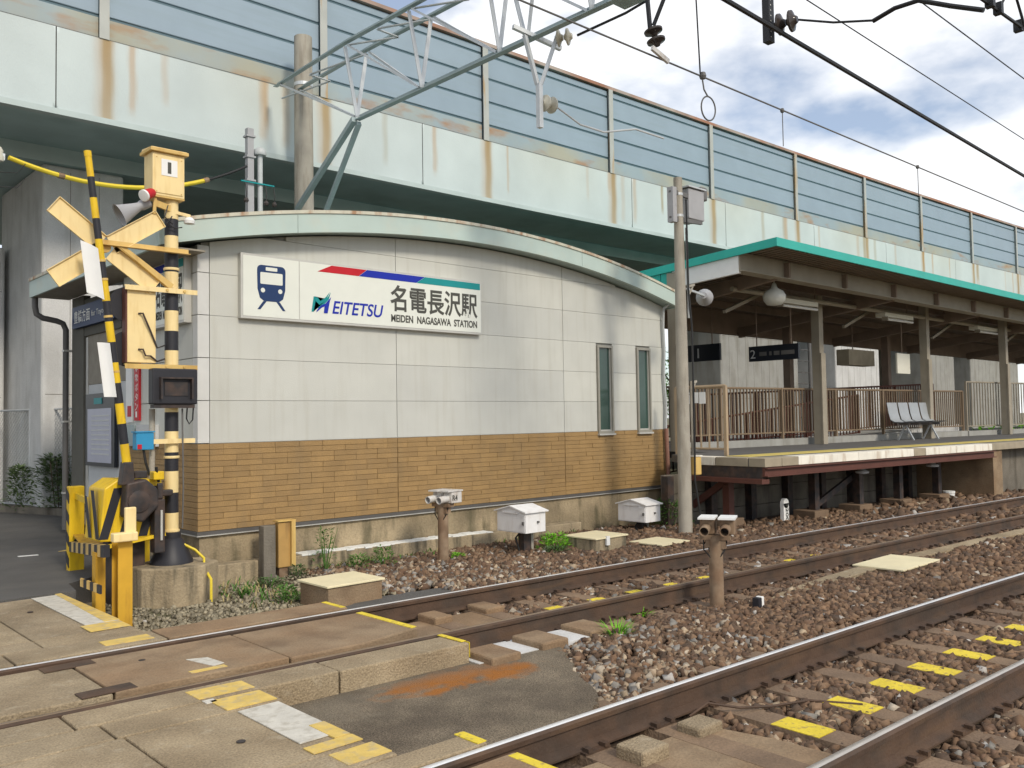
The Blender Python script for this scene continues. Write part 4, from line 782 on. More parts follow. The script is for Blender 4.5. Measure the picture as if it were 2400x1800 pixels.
# ================================================================== GUARD POSTS
t = thing('guard_rail', 'yellow steel guard frame with striped edges at the road side of the barrier', 'guard rail', (2.7, 8.8, 0))
pst = MB().box(2.85, 3.0, 9.83, 9.93, -.1, .87).build('post', 'signal_yellow', t, bevel=.01)
for k in range(4): MB().yz([(9.832, .03 + k * .22), (9.928, .10 + k * .22), (9.928, .20 + k * .22), (9.832, .13 + k * .22)], 2.844, 2.8495).build('stripe', 'black_paint', pst)
MB().lathe((2.925, 9.829, .75), [(.02, 0), (.02, .015)], 10, (0, -1, 0)).build('bolt', 'orange_steel', pst); MB().lathe((2.925, 9.829, .30), [(.03, 0), (.03, .015)], 10, (0, -1, 0)).build('bolt', 'black_paint', pst)
b = MB(); b.box(2.555, 2.67, 7.52, 7.532, -.20, .545); b.box(2.555, 2.67, 7.66, 7.672, -.20, .545); b.box(2.606, 2.618, 7.533, 7.66, -.20, .545); b.build('post', 'orange_steel', t)
b = MB(); b.box(2.50, 2.58, 7.90, 7.912, -.20, .42); b.box(2.50, 2.51, 7.913, 7.99, -.20, .42); b.build('post', 'orange_steel', t)
b = MB(); b.box(2.595, 2.685, 7.47, 7.51, .56, .82); b.box(2.49, 2.685, 7.43, 7.515, .546, .62); b.build('cap_plate', 'cream', t, bevel=.01)
for k in range(13): 
    f0, f1 = k / 13, (k + 1) / 13; xa, ya = 2.45 + .40 * f0, 7.55 + 2.28 * f0; xb, yb_ = 2.45 + .40 * f1, 7.55 + 2.28 * f1; za, zb_ = .52 - .22 * f0, .52 - .22 * f1
    MB().hexa([(xa, ya), (xa + .05, ya), (xb + .05, yb_), (xb, yb_)], [za - .10, za - .10, zb_ - .10, zb_ - .10], [za, za, zb_, zb_]).build('rail_band', 'cream_tan' if k % 2 else 'black_paint', t)
for k in range(6): MB().hexa([(2.44, 7.60 + k * .085), (2.455, 7.60 + k * .085), (2.455, 7.685 + k * .085), (2.44, 7.685 + k * .085)], .12, .19).build('rail_band', 'cream_tan' if k % 2 else 'black_paint', t)
MB().bar((2.92, 9.86, .77), (2.80, 8.75, .74), .03, .06).build('top_bar', 'signal_yellow', t)
MB().hexa([(2.66, 8.75), (2.92, 8.75), (2.98, 9.8), (2.88, 9.8)], .36, .375).build('tread_plate', 'orange_steel', t)
MB().bar((2.75, 8.36, .40), (3.25, 8.32, .47), .05, .03).build('lower_bar', 'signal_yellow', t)
tag(MB().box(3.20, 3.36, 8.98, 9.06, -.2, .42).build('guard_post', 'signal_yellow', bevel=.01), 'short yellow post between the mast footing and the side wall', 'post')

# ================================================================== DOWNPIPE, FENCE, LEFT EDGE
t = thing('downpipe', 'dark downpipe with an elbow at the back corner of the curved eave', 'downpipe', (3.9, 13.3, 0))
MB().tube([(3.42, 13.36, 3.30), (3.42, 13.36, 3.16), (3.44, 13.36, 3.06), (3.52, 13.36, 3.01), (3.70, 13.36, 2.98), (3.78, 13.36, 2.95), (3.82, 13.36, 2.86), (3.82, 13.36, 0.05)], .04, 12).build('pipe', 'pipe_grey', t, smooth=True)
for z in (.55, 1.55, 2.55): MB().box(3.78, 3.92, 13.31, 13.41, z, z + .025).build('clip', 'alu', t)
fa, fb = Vector((3.62, 19.9, 0)), Vector((4.72, 15.85, 0)); fd = fb - fa
t = thing('chain_link_fence', 'grey chain link fence in front of the big concrete pier', 'fence', tuple(fa))
for k in range(4): p = fa + fd * (k / 3); MB().tube([p, p + Vector((0, 0, 1.82))], .03, 8).build('post', 'galv', t)
for z in (1.8, .12): MB().tube([fa + Vector((0, 0, z)), fb + Vector((0, 0, z))], .018, 6).build('rail', 'galv', t)
b = MB(); Lf = fd.length; du = fd.normalized(); st = .085
k = -1.7
while k < Lf:
    for sg in (1, -1):
        u0, u1 = (k, k + 1.68) if sg > 0 else (k + 1.68, k); z0, z1 = .12, 1.8
        c0 = max(0, min(Lf, u0)); c1 = max(0, min(Lf, u1))
        if abs(c1 - c0) > .02:
            za = z0 + (z1 - z0) * (c0 - u0) / (u1 - u0); zb_ = z0 + (z1 - z0) * (c1 - u0) / (u1 - u0); b.tube([fa + du * c0 + Vector((0, 0, za)), fa + du * c1 + Vector((0, 0, zb_))], .0028, 3, caps=False)
    k += st
o = b.build('wire_mesh', 'fence_wire', t); o['kind'] = 'stuff'
tag(MB().hexa([(3.3, 19.6), (3.5, 19.6), (4.80, 15.7), (4.62, 15.6)], -.1, .12).build('fence_kerb', 'concrete_dark'), 'low dark concrete kerb under the chain link fence', 'kerb')
# signalling mast behind the roof with its bracket, and the yellow sheathed cable
t = thing('grey_pole', 'slim grey steel pole with blue clamps behind the curved roof', 'pole', (6.72, 13.62, 0))
b = MB(); b.box(6.69, 6.80, 13.58, 13.68, 0, 6.45); b.build('shaft', 'horn_grey', t); 
for z in (6.30, 5.95, 5.55): MB().box(6.665, 6.825, 13.555, 13.705, z, z + .03).build('band', 'horn_grey', t)
b = MB(); b.box(6.55, 7.15, 13.53, 13.56, 5.51, 5.53); b.build('cross_arm', 'teal_ink', t)
for x in (6.62, 6.98, 7.13): MB().tube([(x, 13.53, 5.50), (x + .01, 13.5, 5.32), (x, 13.5, 5.22)], .008, 5).build('hanger', 'cable_black', t); MB().lathe((x, 13.5, 5.16), [(.03, 0), (.045, .03), (.03, .07)], 10).build('insulator', 'porcelain_dark', t)
t = thing('white_conduit', 'white capped conduit pipe beside the slim grey pole', 'pipe', (6.92, 13.6, 0)); MB().tube([(6.92, 13.6, 0), (6.92, 13.6, 6.02)], .045, 12).build('pipe', 'conduit_white', t, smooth=True); MB().lathe((6.92, 13.6, 6.02), [(.10, 0), (.11, .02), (.10, .09), (.05, .13)], 14).build('cap', 'conduit_white', t, smooth=True)
pts = [Vector((3.0, 13.0, 5.09)).lerp(Vector((6.66, 13.55, 5.78)), f) + Vector((0, 0, -.62 * 4 * f * (1 - f) * .62)) for f in np.linspace(0, 1, 24)]
t = thing('sheathed_cable', 'sagging cable in a yellow protective sleeve behind the number box', 'cable', tuple(pts[0])); MB().tube(pts[:19], .034, 8).build('sleeve', 'cable_yellow', t, smooth=True); MB().tube(pts[18:], .02, 8).build('lead', 'cable_black', t, smooth=True)
for k in (4, 18): MB().tube([pts[k], pts[k] + (pts[k + 1] - pts[k]) * .5], .042, 8).build('clamp', 'sensor_rust', t)
t = thing('cable_bracket', 'grey bracket arm with pot insulators at the left picture edge', 'bracket', (2.2, 13.0, 5.0)); MB().bar((1.4, 13.0, 5.14), (2.95, 13.0, 5.08), .06, .09).build('arm', 'galv', t); MB().lathe((2.88, 13.0, 5.02), [(.06, 0), (.07, .05), (.05, .09), (.06, .14), (.03, .19)], 12).build('insulator', 'porcelain', t, smooth=True)
MB().box(1.3, 1.5, 12.9, 13.1, 0, 6.2).build('post', 'galv', t)
for z in (4.82, 4.62): MB().lathe((2.75 - (4.82 - z) * .5, 13.0, z), [(.03, 0), (.05, .04), (.03, .08)], 10).build('insulator', 'porcelain_dark', t); MB().tube([(2.75 - (4.82 - z) * .5, 13, z + .04), (3.1, 13, z + .08), (3.2, 13, z + .22)], .006, 5).build('wire', 'cable_black', t)

# ================================================================== VIADUCT
def vy(x): return 14.2 - 0.0007 * max(x, 0) ** 2
ZC, ZP, ZB = 9.70, 7.55, 6.29
t = thing('viaduct', 'long elevated road viaduct with blue grey noise barrier behind the station', 'viaduct', (20, 18, 0))
rat = [.3237, .600, .885, 1.181, 1.49, 1.823, 2.167, 2.513, 2.892, 3.30, 3.75]
def solve(r_):
    x = 10.0
    for _ in range(60): x = r_ * vy(x)
    return x
PX = [-8.5, -4.3, -0.05 + .5] + [solve(r_) for r_ in rat]; PX += [PX[-1] + 5.5, PX[-1] + 11.5, PX[-1] + 18]
# stained parapet built as a fine grid with stain colours
def parapet(x0, x1):
    nx, nz = max(8, int((x1 - x0) / .045)), 14; xs_ = np.linspace(x0, x1, nx); V_ = []; colr = []
    R_ = random.Random(int(x0 * 100)); base = np.array((.53, .585, .575))
    drips = [(p + .05, .09, 1.0, 1.0, 0) for p in PX] + [(p + .01, .16, 1.0, .55, 1) for p in PX] + [(R_.uniform(x0, x1), R_.uniform(.03, .09), R_.uniform(.3, 1.0), R_.uniform(.35, .9), R_.choice((1, 1, 1, 0))) for _ in range(max(2, int((x1 - x0) * .9)))]
    for i in range(nx):
        for j in range(nz):
            x = xs_[i]; f = j / (nz - 1); V_.append((x, vy(x), ZP - (ZP - ZB) * f)); c = base * (1 + .03 * math.sin(x * 1.7 + 2 * f) + .02 * math.sin(x * 5.1))
            c = c * (1 - .05 * f) + np.array((.0, .012, .02)) * f
            for (dx, wd, ln, am, kind) in drips:
                g_ = math.exp(-((x + .01 * math.sin(f * 9) - dx) / wd) ** 4) * am * (1 if f < ln else math.exp(-((f - ln) / .08) ** 2))
                tgt = np.array((.42, .22, .06)) if kind else np.array((.30, .225, .10)); g_ *= (.62 if kind else .85) * (1 - .3 * f); c = c * (1 - g_) + tgt * g_
            wash = .16 * max(0, math.sin(x * .9 + 1)) * (1 - f); c = c * (1 - wash) + np.array((.55, .46, .26)) * wash
            colr.append((*c, 1))
    fs = [(i * nz + j, i * nz + j + 1, (i + 1) * nz + j + 1, (i + 1) * nz + j) for i in range(nx - 1) for j in range(nz - 1)]
    nv = len(V_); xa, xb = x0, x1
    V_ += [(xa, vy(xa) + .35, ZP), (xb, vy(xb) + .35, ZP), (xa, vy(xa) + .35, ZB), (xb, vy(xb) + .35, ZB)]; colr += [(.5, .5, .47, 1)] * 4
    fs += [(0, (nx - 1) * nz, nv + 1, nv), (nz - 1, nv + 2, nv + 3, nx * nz - 1)]
    b = MB(); b.add(V_, fs); o = b.build('parapet', 'parapet', t); at = o.data.color_attributes.new('Col', 'FLOAT_COLOR', 'POINT'); at.data.foreach_set('color', np.array(colr, np.float32).ravel()); o.data.polygons.foreach_set('use_smooth', [True] * len(fs)); o.data.update()
cutsP = [-9, solve(.275), solve(.762), solve(1.235), solve(1.535), solve(1.90), solve(2.28), solve(2.75), solve(3.3), solve(3.75), PX[-1]]
for a, c in zip(cutsP, cutsP[1:]): parapet(a + .008, c - .008)
PNM = {}
rows_z = [(ZP + .02, ZP + .375), (ZP + .395, ZP + .89), (ZP + .91, ZP + 1.405), (ZP + 1.425, ZP + 1.92), (ZP + 1.94, ZC - .05)]
for i in range(len(PX) - 1):
    xa, xb = PX[i] + .06, PX[i + 1] - .06; ya, yb_ = vy(PX[i]) + .06, vy(PX[i + 1]) + .06
    for k, (z0, z1) in enumerate(rows_z):
        b = MB(); b.hexa([(xa, ya), (xb, yb_), (xb, yb_ + .06), (xa, ya + .06)], z0 + .006, z1 - .022)
        b.build('barrier_panel', 'barrier' if k else 'barrier_rust', t, bevel=.012)
    MB().hexa([(xa - .05, ya + .025), (xb + .05, yb_ + .025), (xb + .05, yb_ + .09), (xa - .05, ya + .09)], ZP + .012, ZC - .06).build('panel_backing', 'barrier_gap', t)
    MB().hexa([(PX[i], ya - .07), (PX[i + 1], yb_ - .07), (PX[i + 1], yb_ + .11), (PX[i], ya + .11)], ZC - .045, ZC + .03).build('cap_rail', 'cap_rust', t)
    MB().hexa([(PX[i] + .07, ya - .05), (PX[i + 1] - .07, yb_ - .05), (PX[i + 1] - .07, yb_ + .02), (PX[i] + .07, ya + .02)], ZP - .001, ZP + .012).build('seal_strip', 'dark_trim', t)
for x in PX: b = MB(); y = vy(x); b.box(x - .075, x + .075, y - .02, y - .008, ZP, ZC - .05); b.box(x - .006, x + .006, y - .007, y + .14, ZP, ZC - .05); b.box(x - .075, x + .075, y + .141, y + .153, ZP, ZC - .05); b.build('barrier_post', 'barrier_post', t)
xs_ = list(np.linspace(-9, PX[-1], 30))
def strip(f0, f1, m, nm):
    b = MB()
    for a, c in zip(xs_, xs_[1:]): b.add([(a, vy(a) + f0[0], f0[1]), (c, vy(c) + f0[0], f0[1]), (c, vy(c) + f1[0], f1[1]), (a, vy(a) + f1[0], f1[1])], [(0, 1, 2, 3)])
    return b.build(nm, m, t)
strip((.06, ZB), (.06, ZP - .002), 'dark_trim', 'parapet_core'); strip((-.03, ZB), (-.03, ZB - .09), 'girder_lt', 'edge_beam'); strip((-.03, ZB - .09), (.12, ZB - .09), 'girder_lt', 'edge_beam'); strip((.12, ZB - .09), (.12, ZB - .02), 'girder', 'edge_beam'); strip((-.03, ZB), (.01, ZB), 'girder_lt', 'edge_beam')
strip((.12, ZB - .02), (2.2, ZB + .05), 'girder', 'cantilever_soffit'); strip((2.2, ZB + .05), (2.2, ZB - .22), 'girder_lt', 'girder_web'); strip((2.2, ZB - .22), (10.5, ZB - .22), 'girder', 'girder_soffit'); strip((10.5, ZB - .22), (10.5, ZP), 'girder', 'girder_web'); strip((.3, ZP - .4), (10.5, ZP - .4), 'asphalt', 'deck')
def pier(x0, x1, y0, y1, z1, m='concrete'):
    b = MB(); b.box(x0, x1, y0, y1, -.3, z1); pr_ = b.build('pier', m, t, bevel=.06, seg=3)
    for x in np.arange(x0 + .45, x1 - .2, .48): MB().box(x, x + .008, y0 - .002, y0 + .02, .1, z1 - .1).build('form_joint', 'concrete_dark', pr_)
    for z in (2.05, 4.05): MB().box(x0 + .06, x1 - .06, y0 - .003, y0 + .02, z, z + .008).build('form_joint', 'concrete_dark', pr_)
pier(4.33, 5.70, 16.5, 19.3, ZB - .22); pier(3.9, 4.25, 18.6, 19.4, 4.9)
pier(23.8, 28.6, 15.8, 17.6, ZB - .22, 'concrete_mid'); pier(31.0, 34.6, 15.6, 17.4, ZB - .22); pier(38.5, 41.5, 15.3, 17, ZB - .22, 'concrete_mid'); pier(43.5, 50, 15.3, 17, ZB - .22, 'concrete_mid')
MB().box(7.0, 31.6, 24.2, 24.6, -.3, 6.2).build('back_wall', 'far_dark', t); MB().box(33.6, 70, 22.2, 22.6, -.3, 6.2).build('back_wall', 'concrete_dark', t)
# rungs on a pier
for k in range(7): MB().tube([(28.62, 15.9, 1.4 + k * .4), (28.75, 15.75, 1.4 + k * .4), (29.2, 15.75, 1.4 + k * .4), (29.25, 15.9, 1.4 + k * .4)], .02, 5).build('rung', 'pipe_grey', t)
b = MB(); b.tube([(29.6, 15.9, 0), (29.6, 15.9, 5.5)], .06, 8); b.build('drain_pipe', 'pipe_grey', t)
# ================================================================== PLATFORM
ang = math.atan(-.0897); U = Vector((math.cos(ang), math.sin(ang), 0)); V = Vector((-math.sin(ang), math.cos(ang), 0)); O = Vector((10.95, 6.60, 0)); PZ = .89
def PL(s_, t_, z=0): q = O + U * s_ + V * t_; return (q.x, q.y, z)
def pbox(b, s0, s1, t0, t1, z0, z1, mi=0): return b.hexa([PL(s0, t0)[:2], PL(s1, t0)[:2], PL(s1, t1)[:2], PL(s0, t1)[:2]], z0, z1, mi)
t = thing('station_platform', 'raised station platform with white edge blocks on brown steel frame', 'platform', PL(8, 2, -.2))
MB().hexa([PL(*p)[:2] for p in ((.02, .28), (40, .28), (40, 7.5), (1.35, 7.5), (1.35, 2.1), (.42, 2.1), (.02, 1.45))], PZ - .12, PZ - .004).build('deck', 'deck', t)
S_ = [0, .4, .8, 2.4, 4.1, 4.5, 5.6, 7.0, 9, 14, 20, 30]; mm = ['edge_conc', 'edge_conc', 'edge_white', 'edge_white', 'edge_conc', 'edge_white', 'edge_white', 'edge_conc', 'edge_conc', 'edge_conc', 'edge_conc']
for a, c, m in zip(S_, S_[1:], mm): pbox(MB(), a + .004, c - .004, 0, .279, PZ - .125, PZ).build('edge_block', m, t, bevel=.006)
for k in range(2): pbox(MB(), .0, .27, .30 + k * .58, .30 + k * .58 + .57, PZ - .125, PZ).build('edge_block', ('edge_conc', 'edge_white', 'edge_white')[k], t, bevel=.006)
for k in range(60): pbox(MB(), .3 + k * .4, .3 + k * .4 + .396, .50, .92, PZ - .003, PZ + .004).build('tactile_tile', 'tactile', t)
b = MB(); pbox(b, .02, 7.1, .02, .06, PZ - .26, PZ - .127); pbox(b, .02, 7.1, -.03, .019, PZ - .26, PZ - .245); pbox(b, .02, 7.1, -.03, .019, PZ - .15, PZ - .135); b.build('edge_channel', 'brown_steel', t)
b = MB(); pbox(b, .02, .06, .062, 1.5, PZ - .29, PZ - .127); b.build('end_channel', 'black_iron', t); b = MB(); pbox(b, -.05, .12, .02, 1.5, PZ - .36, PZ - .292); b.build('end_beam', 'brown_steel', t)
for s_, t_, m in ((.28, .86, 'brown_steel'), (2.1, .6, 'black_iron'), (3.4, .6, 'black_iron'), (4.7, .6, 'black_iron'), (6.1, .6, 'black_iron')):
    b = MB(); pbox(b, s_, s_ + .12, t_, t_ + .12, -.25, PZ - .29); b.build('leg', m, t); pbox(MB(), s_ - .17, s_ + .22, t_ - .1, t_ + .30, -.28, -.03).build('footing', 'sleeper', t, bevel=.01)
MB().bar(PL(.3, 1.95, -.12), PL(.3, .92, .52), .05, .10).build('brace', 'brown_steel', t); MB().bar(PL(2.15, .75, -.05), PL(3.9, .75, .60), .05, .10).build('brace', 'black_iron', t)
for k in range(8):
    for r_ in range(3): pbox(MB(), -.37 + k * 1.0, -.37 + k * 1.0 + .99, 1.55, 1.62, -.28 + r_ * .30, -.28 + r_ * .30 + .29).build('retaining_plank', 'concrete_dark', t)
    pbox(MB(), -.44 + k * 1.0, -.30 + k * 1.0, 1.42, 1.545, -.28, .60).build('soldier_pile', 'black_iron', t)
pbox(MB(), 7.12, 7.5, .05, 1.6, -.3, PZ - .13).build('end_wall', 'slab_brown', t); pbox(MB(), 7.5, 40, .3, 1.6, -.3, PZ - .13).build('embankment', 'concrete_dark', t)
for s_, w_ in ((2.9, .3), (5.2, .3)): b = MB(); b.lathe(PL(s_, .25, PZ - .36), [(.10, 0), (.11, .03), (.03, .07)], 12); b.build('lamp', 'galv', t)
# ------------------------------------------------------------------ canopy
ar = R(-2); Ur = Vector((math.cos(ar), math.sin(ar), 0)); Vr = Vector((-math.sin(ar), math.cos(ar), 0)); Oc = Vector((12.30, 7.10, 0))
def CL(s_, t_, z=0): q = Oc + Ur * s_ + Vr * t_; return (q.x, q.y, z)
def cz(s_, t_): return 4.27 - .0075 * s_ - .055 * t_
def cbox(b, s0, s1, t0, t1, d0, d1, mi=0): P = [(s0, t0), (s1, t0), (s1, t1), (s0, t1)]; return b.hexa([CL(*p)[:2] for p in P], [cz(*p) + d0 for p in P], [cz(*p) + d1 for p in P], mi)
c = thing('platform_canopy', 'platform canopy with turquoise roof edge over the station platform', 'canopy', PL(8, 2.7, PZ))
cbox(MB(), 0, 30, 0, .03, -.135, 0).build('fascia', 'teal_roof', c); cbox(MB(), -.001, .03, .031, 4.6, -.135, 0).build('fascia', 'teal_roof', c); cbox(MB(), .031, 30, .031, 4.6, -.03, -.004).build('roof_sheet', 'teal_roof', c)
b = MB()
for k in range(200): cbox(b, .06 + k * .15, .06 + k * .15 + .075, .04, 4.5, -.075, -.031)
o = b.build('corrugation', 'soffit_brown', c); o['kind'] = 'stuff'
cbox(MB(), .05, 30, .72, .80, -.38, -.08).build('front_beam', 'beam_grey', c); b = MB(); cbox(b, .05, 30, .66, .86, -.395, -.381); b.build('beam_flange', 'beam_grey', c)
for k in range(14): cbox(MB(), 1.35 + k * 1.95, 1.40 + k * 1.95, .62, .719, -.38, -.12).build('beam_stiffener', 'soffit_brown', c)
cbox(MB(), .04, .10, .74, 2.10, -.42, -.137).build('end_panel', 'white', c); cbox(MB(), .04, .10, 2.11, 2.35, -.42, -.137).build('end_panel', 'teal_roof', c); cbox(MB(), .035, .10, 2.36, 3.5, -.50, -.137).build('end_panel', 'teal_roof', c)
for tt in (1.75, 2.8, 3.7): cbox(MB(), .12, 30, tt, tt + .06, -.22, -.08).build('purlin', 'soffit_brown', c)
cbox(MB(), .12, 30, 4.5, 4.58, -.6, -.031).build('back_beam', 'soffit_brown', c)
for k in range(8): 
    s0 = 1.2 + k * 4.3; b = MB(); b.bar(CL(s0, .8, cz(s0, .8) - .30), CL(s0, 4.5, cz(s0, 4.5) - .55), .10, .22); b.build('rafter', 'soffit_brown', c)
    b = MB(); b.bar(CL(s0 + .2, 2.0, cz(s0, 2) - .75), CL(s0 + 1.6, 2.0, cz(s0, 2) - .25), .06, .06); b.build('knee_brace', 'beam_grey', c)
for s_ in (1.3, 5.62, 10.0, 14.15, 18.4):
    q = PL(s_, 2.75); col_ = MB().box(q[0] - .085, q[0] + .085, q[1] - .085, q[1] + .085, PZ, 4.0).build('column', 'beam_grey', c); MB().box(q[0] - .09, q[0] + .09, q[1] - .12, q[1] - .0855, PZ + .0, PZ + 1.85).build('column_cover', 'beam_grey', col_); MB().tube([(q[0] + .13, q[1] - .05, PZ), (q[0] + .13, q[1] - .05, PZ + 1.5)], .035, 8).build('conduit', 'conduit_white', col_)
for s_ in (3.2, 8.0, 12.5): q = PL(s_, 5.1); MB().box(q[0] - .09, q[0] + .09, q[1] - .09, q[1] + .09, PZ, 3.9).build('column', 'soffit_brown', c)
# lights under the canopy
def LY(x): return 8.62 - .03 * (x - 14)
lt = thing('lighting_conduit', 'long grey lighting conduit hung under the platform canopy', 'conduit', (18, 8.5, 3.6)); MB().tube([(13.4, LY(13.4), 3.74), (32, LY(32), 3.70)], .045, 8).build('pipe', 'beam_grey', lt)
for x in np.arange(14.2, 31, 2.0): MB().tube([(x, LY(x), 3.74), (x, LY(x), 4.08)], .014, 5).build('hanger', 'soffit_brown', lt)
for i, (x, ln, lb) in enumerate(((15.45, 1.35, 'white fluorescent lamp under the canopy, nearest the round lamp'), (19.6, 1.35, 'white fluorescent lamp under the canopy, second from the round lamp'), (24.6, 1.35, 'white fluorescent lamp under the canopy, third from the round lamp'), (29.3, 1.35, 'white fluorescent lamp under the canopy, farthest right'))):
    f = thing('fluorescent_lamp', lb, 'lamp', (x, LY(x), 3.58), 'strip lamps under the canopy'); x0, x1 = x - ln / 2, x + ln / 2; MB().hexa([(x0, LY(x0) - .11), (x1, LY(x1) - .11), (x1, LY(x1) + .11), (x0, LY(x0) + .11)], 3.60, 3.69).build('housing', 'tube_white', f); MB().tube([(x0 + .03, LY(x0) - .10, 3.545), (x1 - .03, LY(x1) - .10, 3.545)], .024, 10).build('tube', 'white', f); 
    for xx in (x0 + .02, x1 - .05): MB().box(xx, xx + .03, LY(x) - .13, LY(x) + .0, 3.52, 3.599).build('socket', 'beam_grey', f)
f = thing('round_lamp', 'round white floodlight hanging at the near end of the canopy', 'lamp', (13.9, 8.1, 3.5)); b = MB(); b.lathe((13.9, 8.10, 3.42), [(.02, 0), (.13, .02), (.19, .10), (.20, .18), (.15, .26), (.06, .31), (.03, .40)], 20); b.build('shade', 'lamp_globe', f, smooth=True); MB().tube([(13.9, 8.1, 3.80), (13.9, 8.1, 4.12)], .015, 6).build('stem', 'tube_white', f); MB().tube([(13.9, 8.1, 4.02), (14.3, 7.95, 4.06), (14.6, 7.9, 4.08)], .012, 5).build('cable', 'beam_grey', f)
# hanging signs
f = thing('hanging_sign', 'black hanging platform sign marked with a white 2', 'sign', (15.5, 9.1, 2.55)); MB().box(15.47, 15.53, 8.54, 9.62, 2.57, 2.87).build('panel', 'board_dark', f); text('2', .2, 'panel_lt', f, (15.466, 9.58, 2.63), (0, -1, 0), (0, 0, 1), width=.11, height=.17)
for k, (a, w_) in enumerate(((9.38, .16), (9.16, .05), (9.06, .12), (8.90, .28))): MB().box(15.465, 15.4695, a - w_, a, 2.67, 2.75).build('character_row', 'deck', f)
for y in (8.7, 9.45): MB().tube([(15.5, y, 2.87), (15.5, y, 3.9)], .012, 5).build('hanger', 'soffit_brown', f)
f = thing('hanging_sign', 'dark hanging platform sign marked with a thin white 1 behind the grey pole', 'sign', (15.5, 10.8, 2.7)); MB().box(15.47, 15.53, 10.3, 11.4, 2.65, 3.0).build('panel', 'board_dark', f); text('1', .2, 'panel_lt', f, (15.466, 10.85, 2.72), (0, -1, 0), (0, 0, 1), width=.04, height=.2)
for y in (10.5, 11.2): MB().tube([(15.5, y, 3.0), (15.5, y, 3.9)], .012, 5).build('hanger', 'soffit_brown', f)
f = thing('hanging_board', 'pale square board hanging beside the second canopy column', 'sign', (20.2, 8.6, 2.5)); MB().box(20.0, 20.68, 8.60, 8.64, 2.40, 2.86).build('panel', 'tube_white', f); MB().tube([(20.3, 8.62, 2.86), (20.3, 8.62, 3.8)], .012, 5).build('hanger', 'soffit_brown', f)
f = thing('hanging_board', 'olive brown display box hanging left of the pale square board', 'display', (19.6, 9.4, 2.8)); MB().box(19.3, 20.6, 9.4, 9.7, 2.62, 2.98).build('panel', 'edge_conc', f); MB().tube([(19.8, 9.55, 2.98), (19.8, 9.55, 3.8)], .012, 5).build('hanger', 'soffit_brown', f)
# ------------------------------------------------------------------ railings
def railing(label, pts, h, m, sp=.125, low=.12, rail_r=.022, group=None):
    a, e = Vector(pts[0]), Vector(pts[1]); d = e - a; L = d.length; t_ = thing('railing', label, 'railing', tuple(a), group); up = Vector((0, 0, h)); lo = Vector((0, 0, low))
    MB().tube([a + up, e + up], rail_r, 8).build('top_rail', m, t_); MB().tube([a + lo, e + lo], rail_r * .7, 6).build('bottom_rail', m, t_)
    bm = MB().box(-.011, .011, -.011, .011, 0, h - low).mesh('baluster', m); n = max(2, int(L / sp))
    for k in range(1, n): q = a + d * (k / n) + lo; inst('baluster', bm, t_, q)
    pm = MB().box(-.026, .026, -.026, .026, 0, h + .01).mesh('post', m); npst = max(1, int(L / 1.8))
    for k in range(npst + 1): inst('post', pm, t_, a + d * (k / npst))
    return t_
f = railing('short beige railing closing the near end of the platform', [PL(.45, 1.02, PZ), PL(.40, 1.95, PZ)], 1.06, 'rail_beige', .14, .10, .028)
for k in range(4): MB().box(PL(.40, 1.6)[0] - .045, PL(.40, 1.6)[0] - .035, PL(.40, 1.35)[1] + k * .13, PL(.40, 1.35)[1] + k * .13 + .11, PZ + .80 + .01 * (k % 2), PZ + .98).build('white_card', 'white', f)
pbox(MB(), .9, 12.6, 2.98, 3.12, PZ - .004, PZ + .13).build('curb', 'concrete_mid', t)
railing('long brown railing behind the platform between the canopy columns', [PL(.95, 3.05, PZ + .13), PL(12.4, 3.05, PZ + .13)], 1.0, 'rail_brown', .10)
railing('brown ramp railing behind the long platform railing', [PL(4.0, 4.6, PZ - .1), PL(14.0, 4.6, PZ + .25)], 1.15, 'brown_steel', .13)
railing('second brown ramp railing behind the platform, sloping down to the left', [PL(0.5, 3.9, PZ - .75), PL(9.0, 3.9, PZ + .05)], 1.0, 'brown_steel', .13)
railing('grey railing at the far end of the platform by the last column', [PL(12.5, 3.0, PZ + .12), PL(17.5, 2.95, PZ + .12)], 1.25, 'beam_grey', .15)
pbox(MB(), 12.5, 17.5, 2.95, 3.1, PZ - .004, PZ + .12).build('curb', 'concrete_mid', t)
b = MB(); b.hexa([PL(6.5, 3.25)[:2], PL(12.6, 3.25)[:2], PL(12.6, 4.5)[:2], PL(6.5, 4.5)[:2]], PZ - .3, [PZ + .03, PZ + .30, PZ + .30, PZ + .03]); b.build('ramp', 'concrete', t)
# ------------------------------------------------------------------ row of seats
q = PL(8.9, 2.35, PZ); f = thing('platform_bench', 'row of four grey moulded seats on the platform', 'bench', q)
for k in range(4):
    s0 = 8.15 + k * .47; pr_ = [(2.72, .84), (2.68, .60), (2.64, .46), (2.55, .41), (2.40, .40), (2.24, .42)]; b = MB(); V_ = []
    for dz in (0, -.02):
        for (tt, z) in pr_:
            for s_ in (s0 + .02, s0 + .225, s0 + .43): V_.append(PL(s_, tt + (.025 if s_ == s0 + .225 else 0), PZ + z + dz))
    n = len(pr_); fs = []
    for i in range(n - 1):
        for j in range(2): a = i * 3 + j; fs += [(a, a + 3, a + 4, a + 1), (3 * n + a, 3 * n + a + 1, 3 * n + a + 4, 3 * n + a + 3)]
    b.add(V_, fs); b.build('seat', 'seat_grey', f, smooth=True)
pbox(MB(), 8.1, 10.0, 2.45, 2.52, PZ + .33, PZ + .38).build('beam', 'black_iron', f)
for s_ in (8.5, 9.6):
    b = MB(); b.bar(PL(s_, 2.48, PZ + .34), PL(s_, 2.30, PZ), .03, .03); b.bar(PL(s_, 2.48, PZ + .34), PL(s_, 2.66, PZ), .03, .03); b.build('leg', 'galv', f)
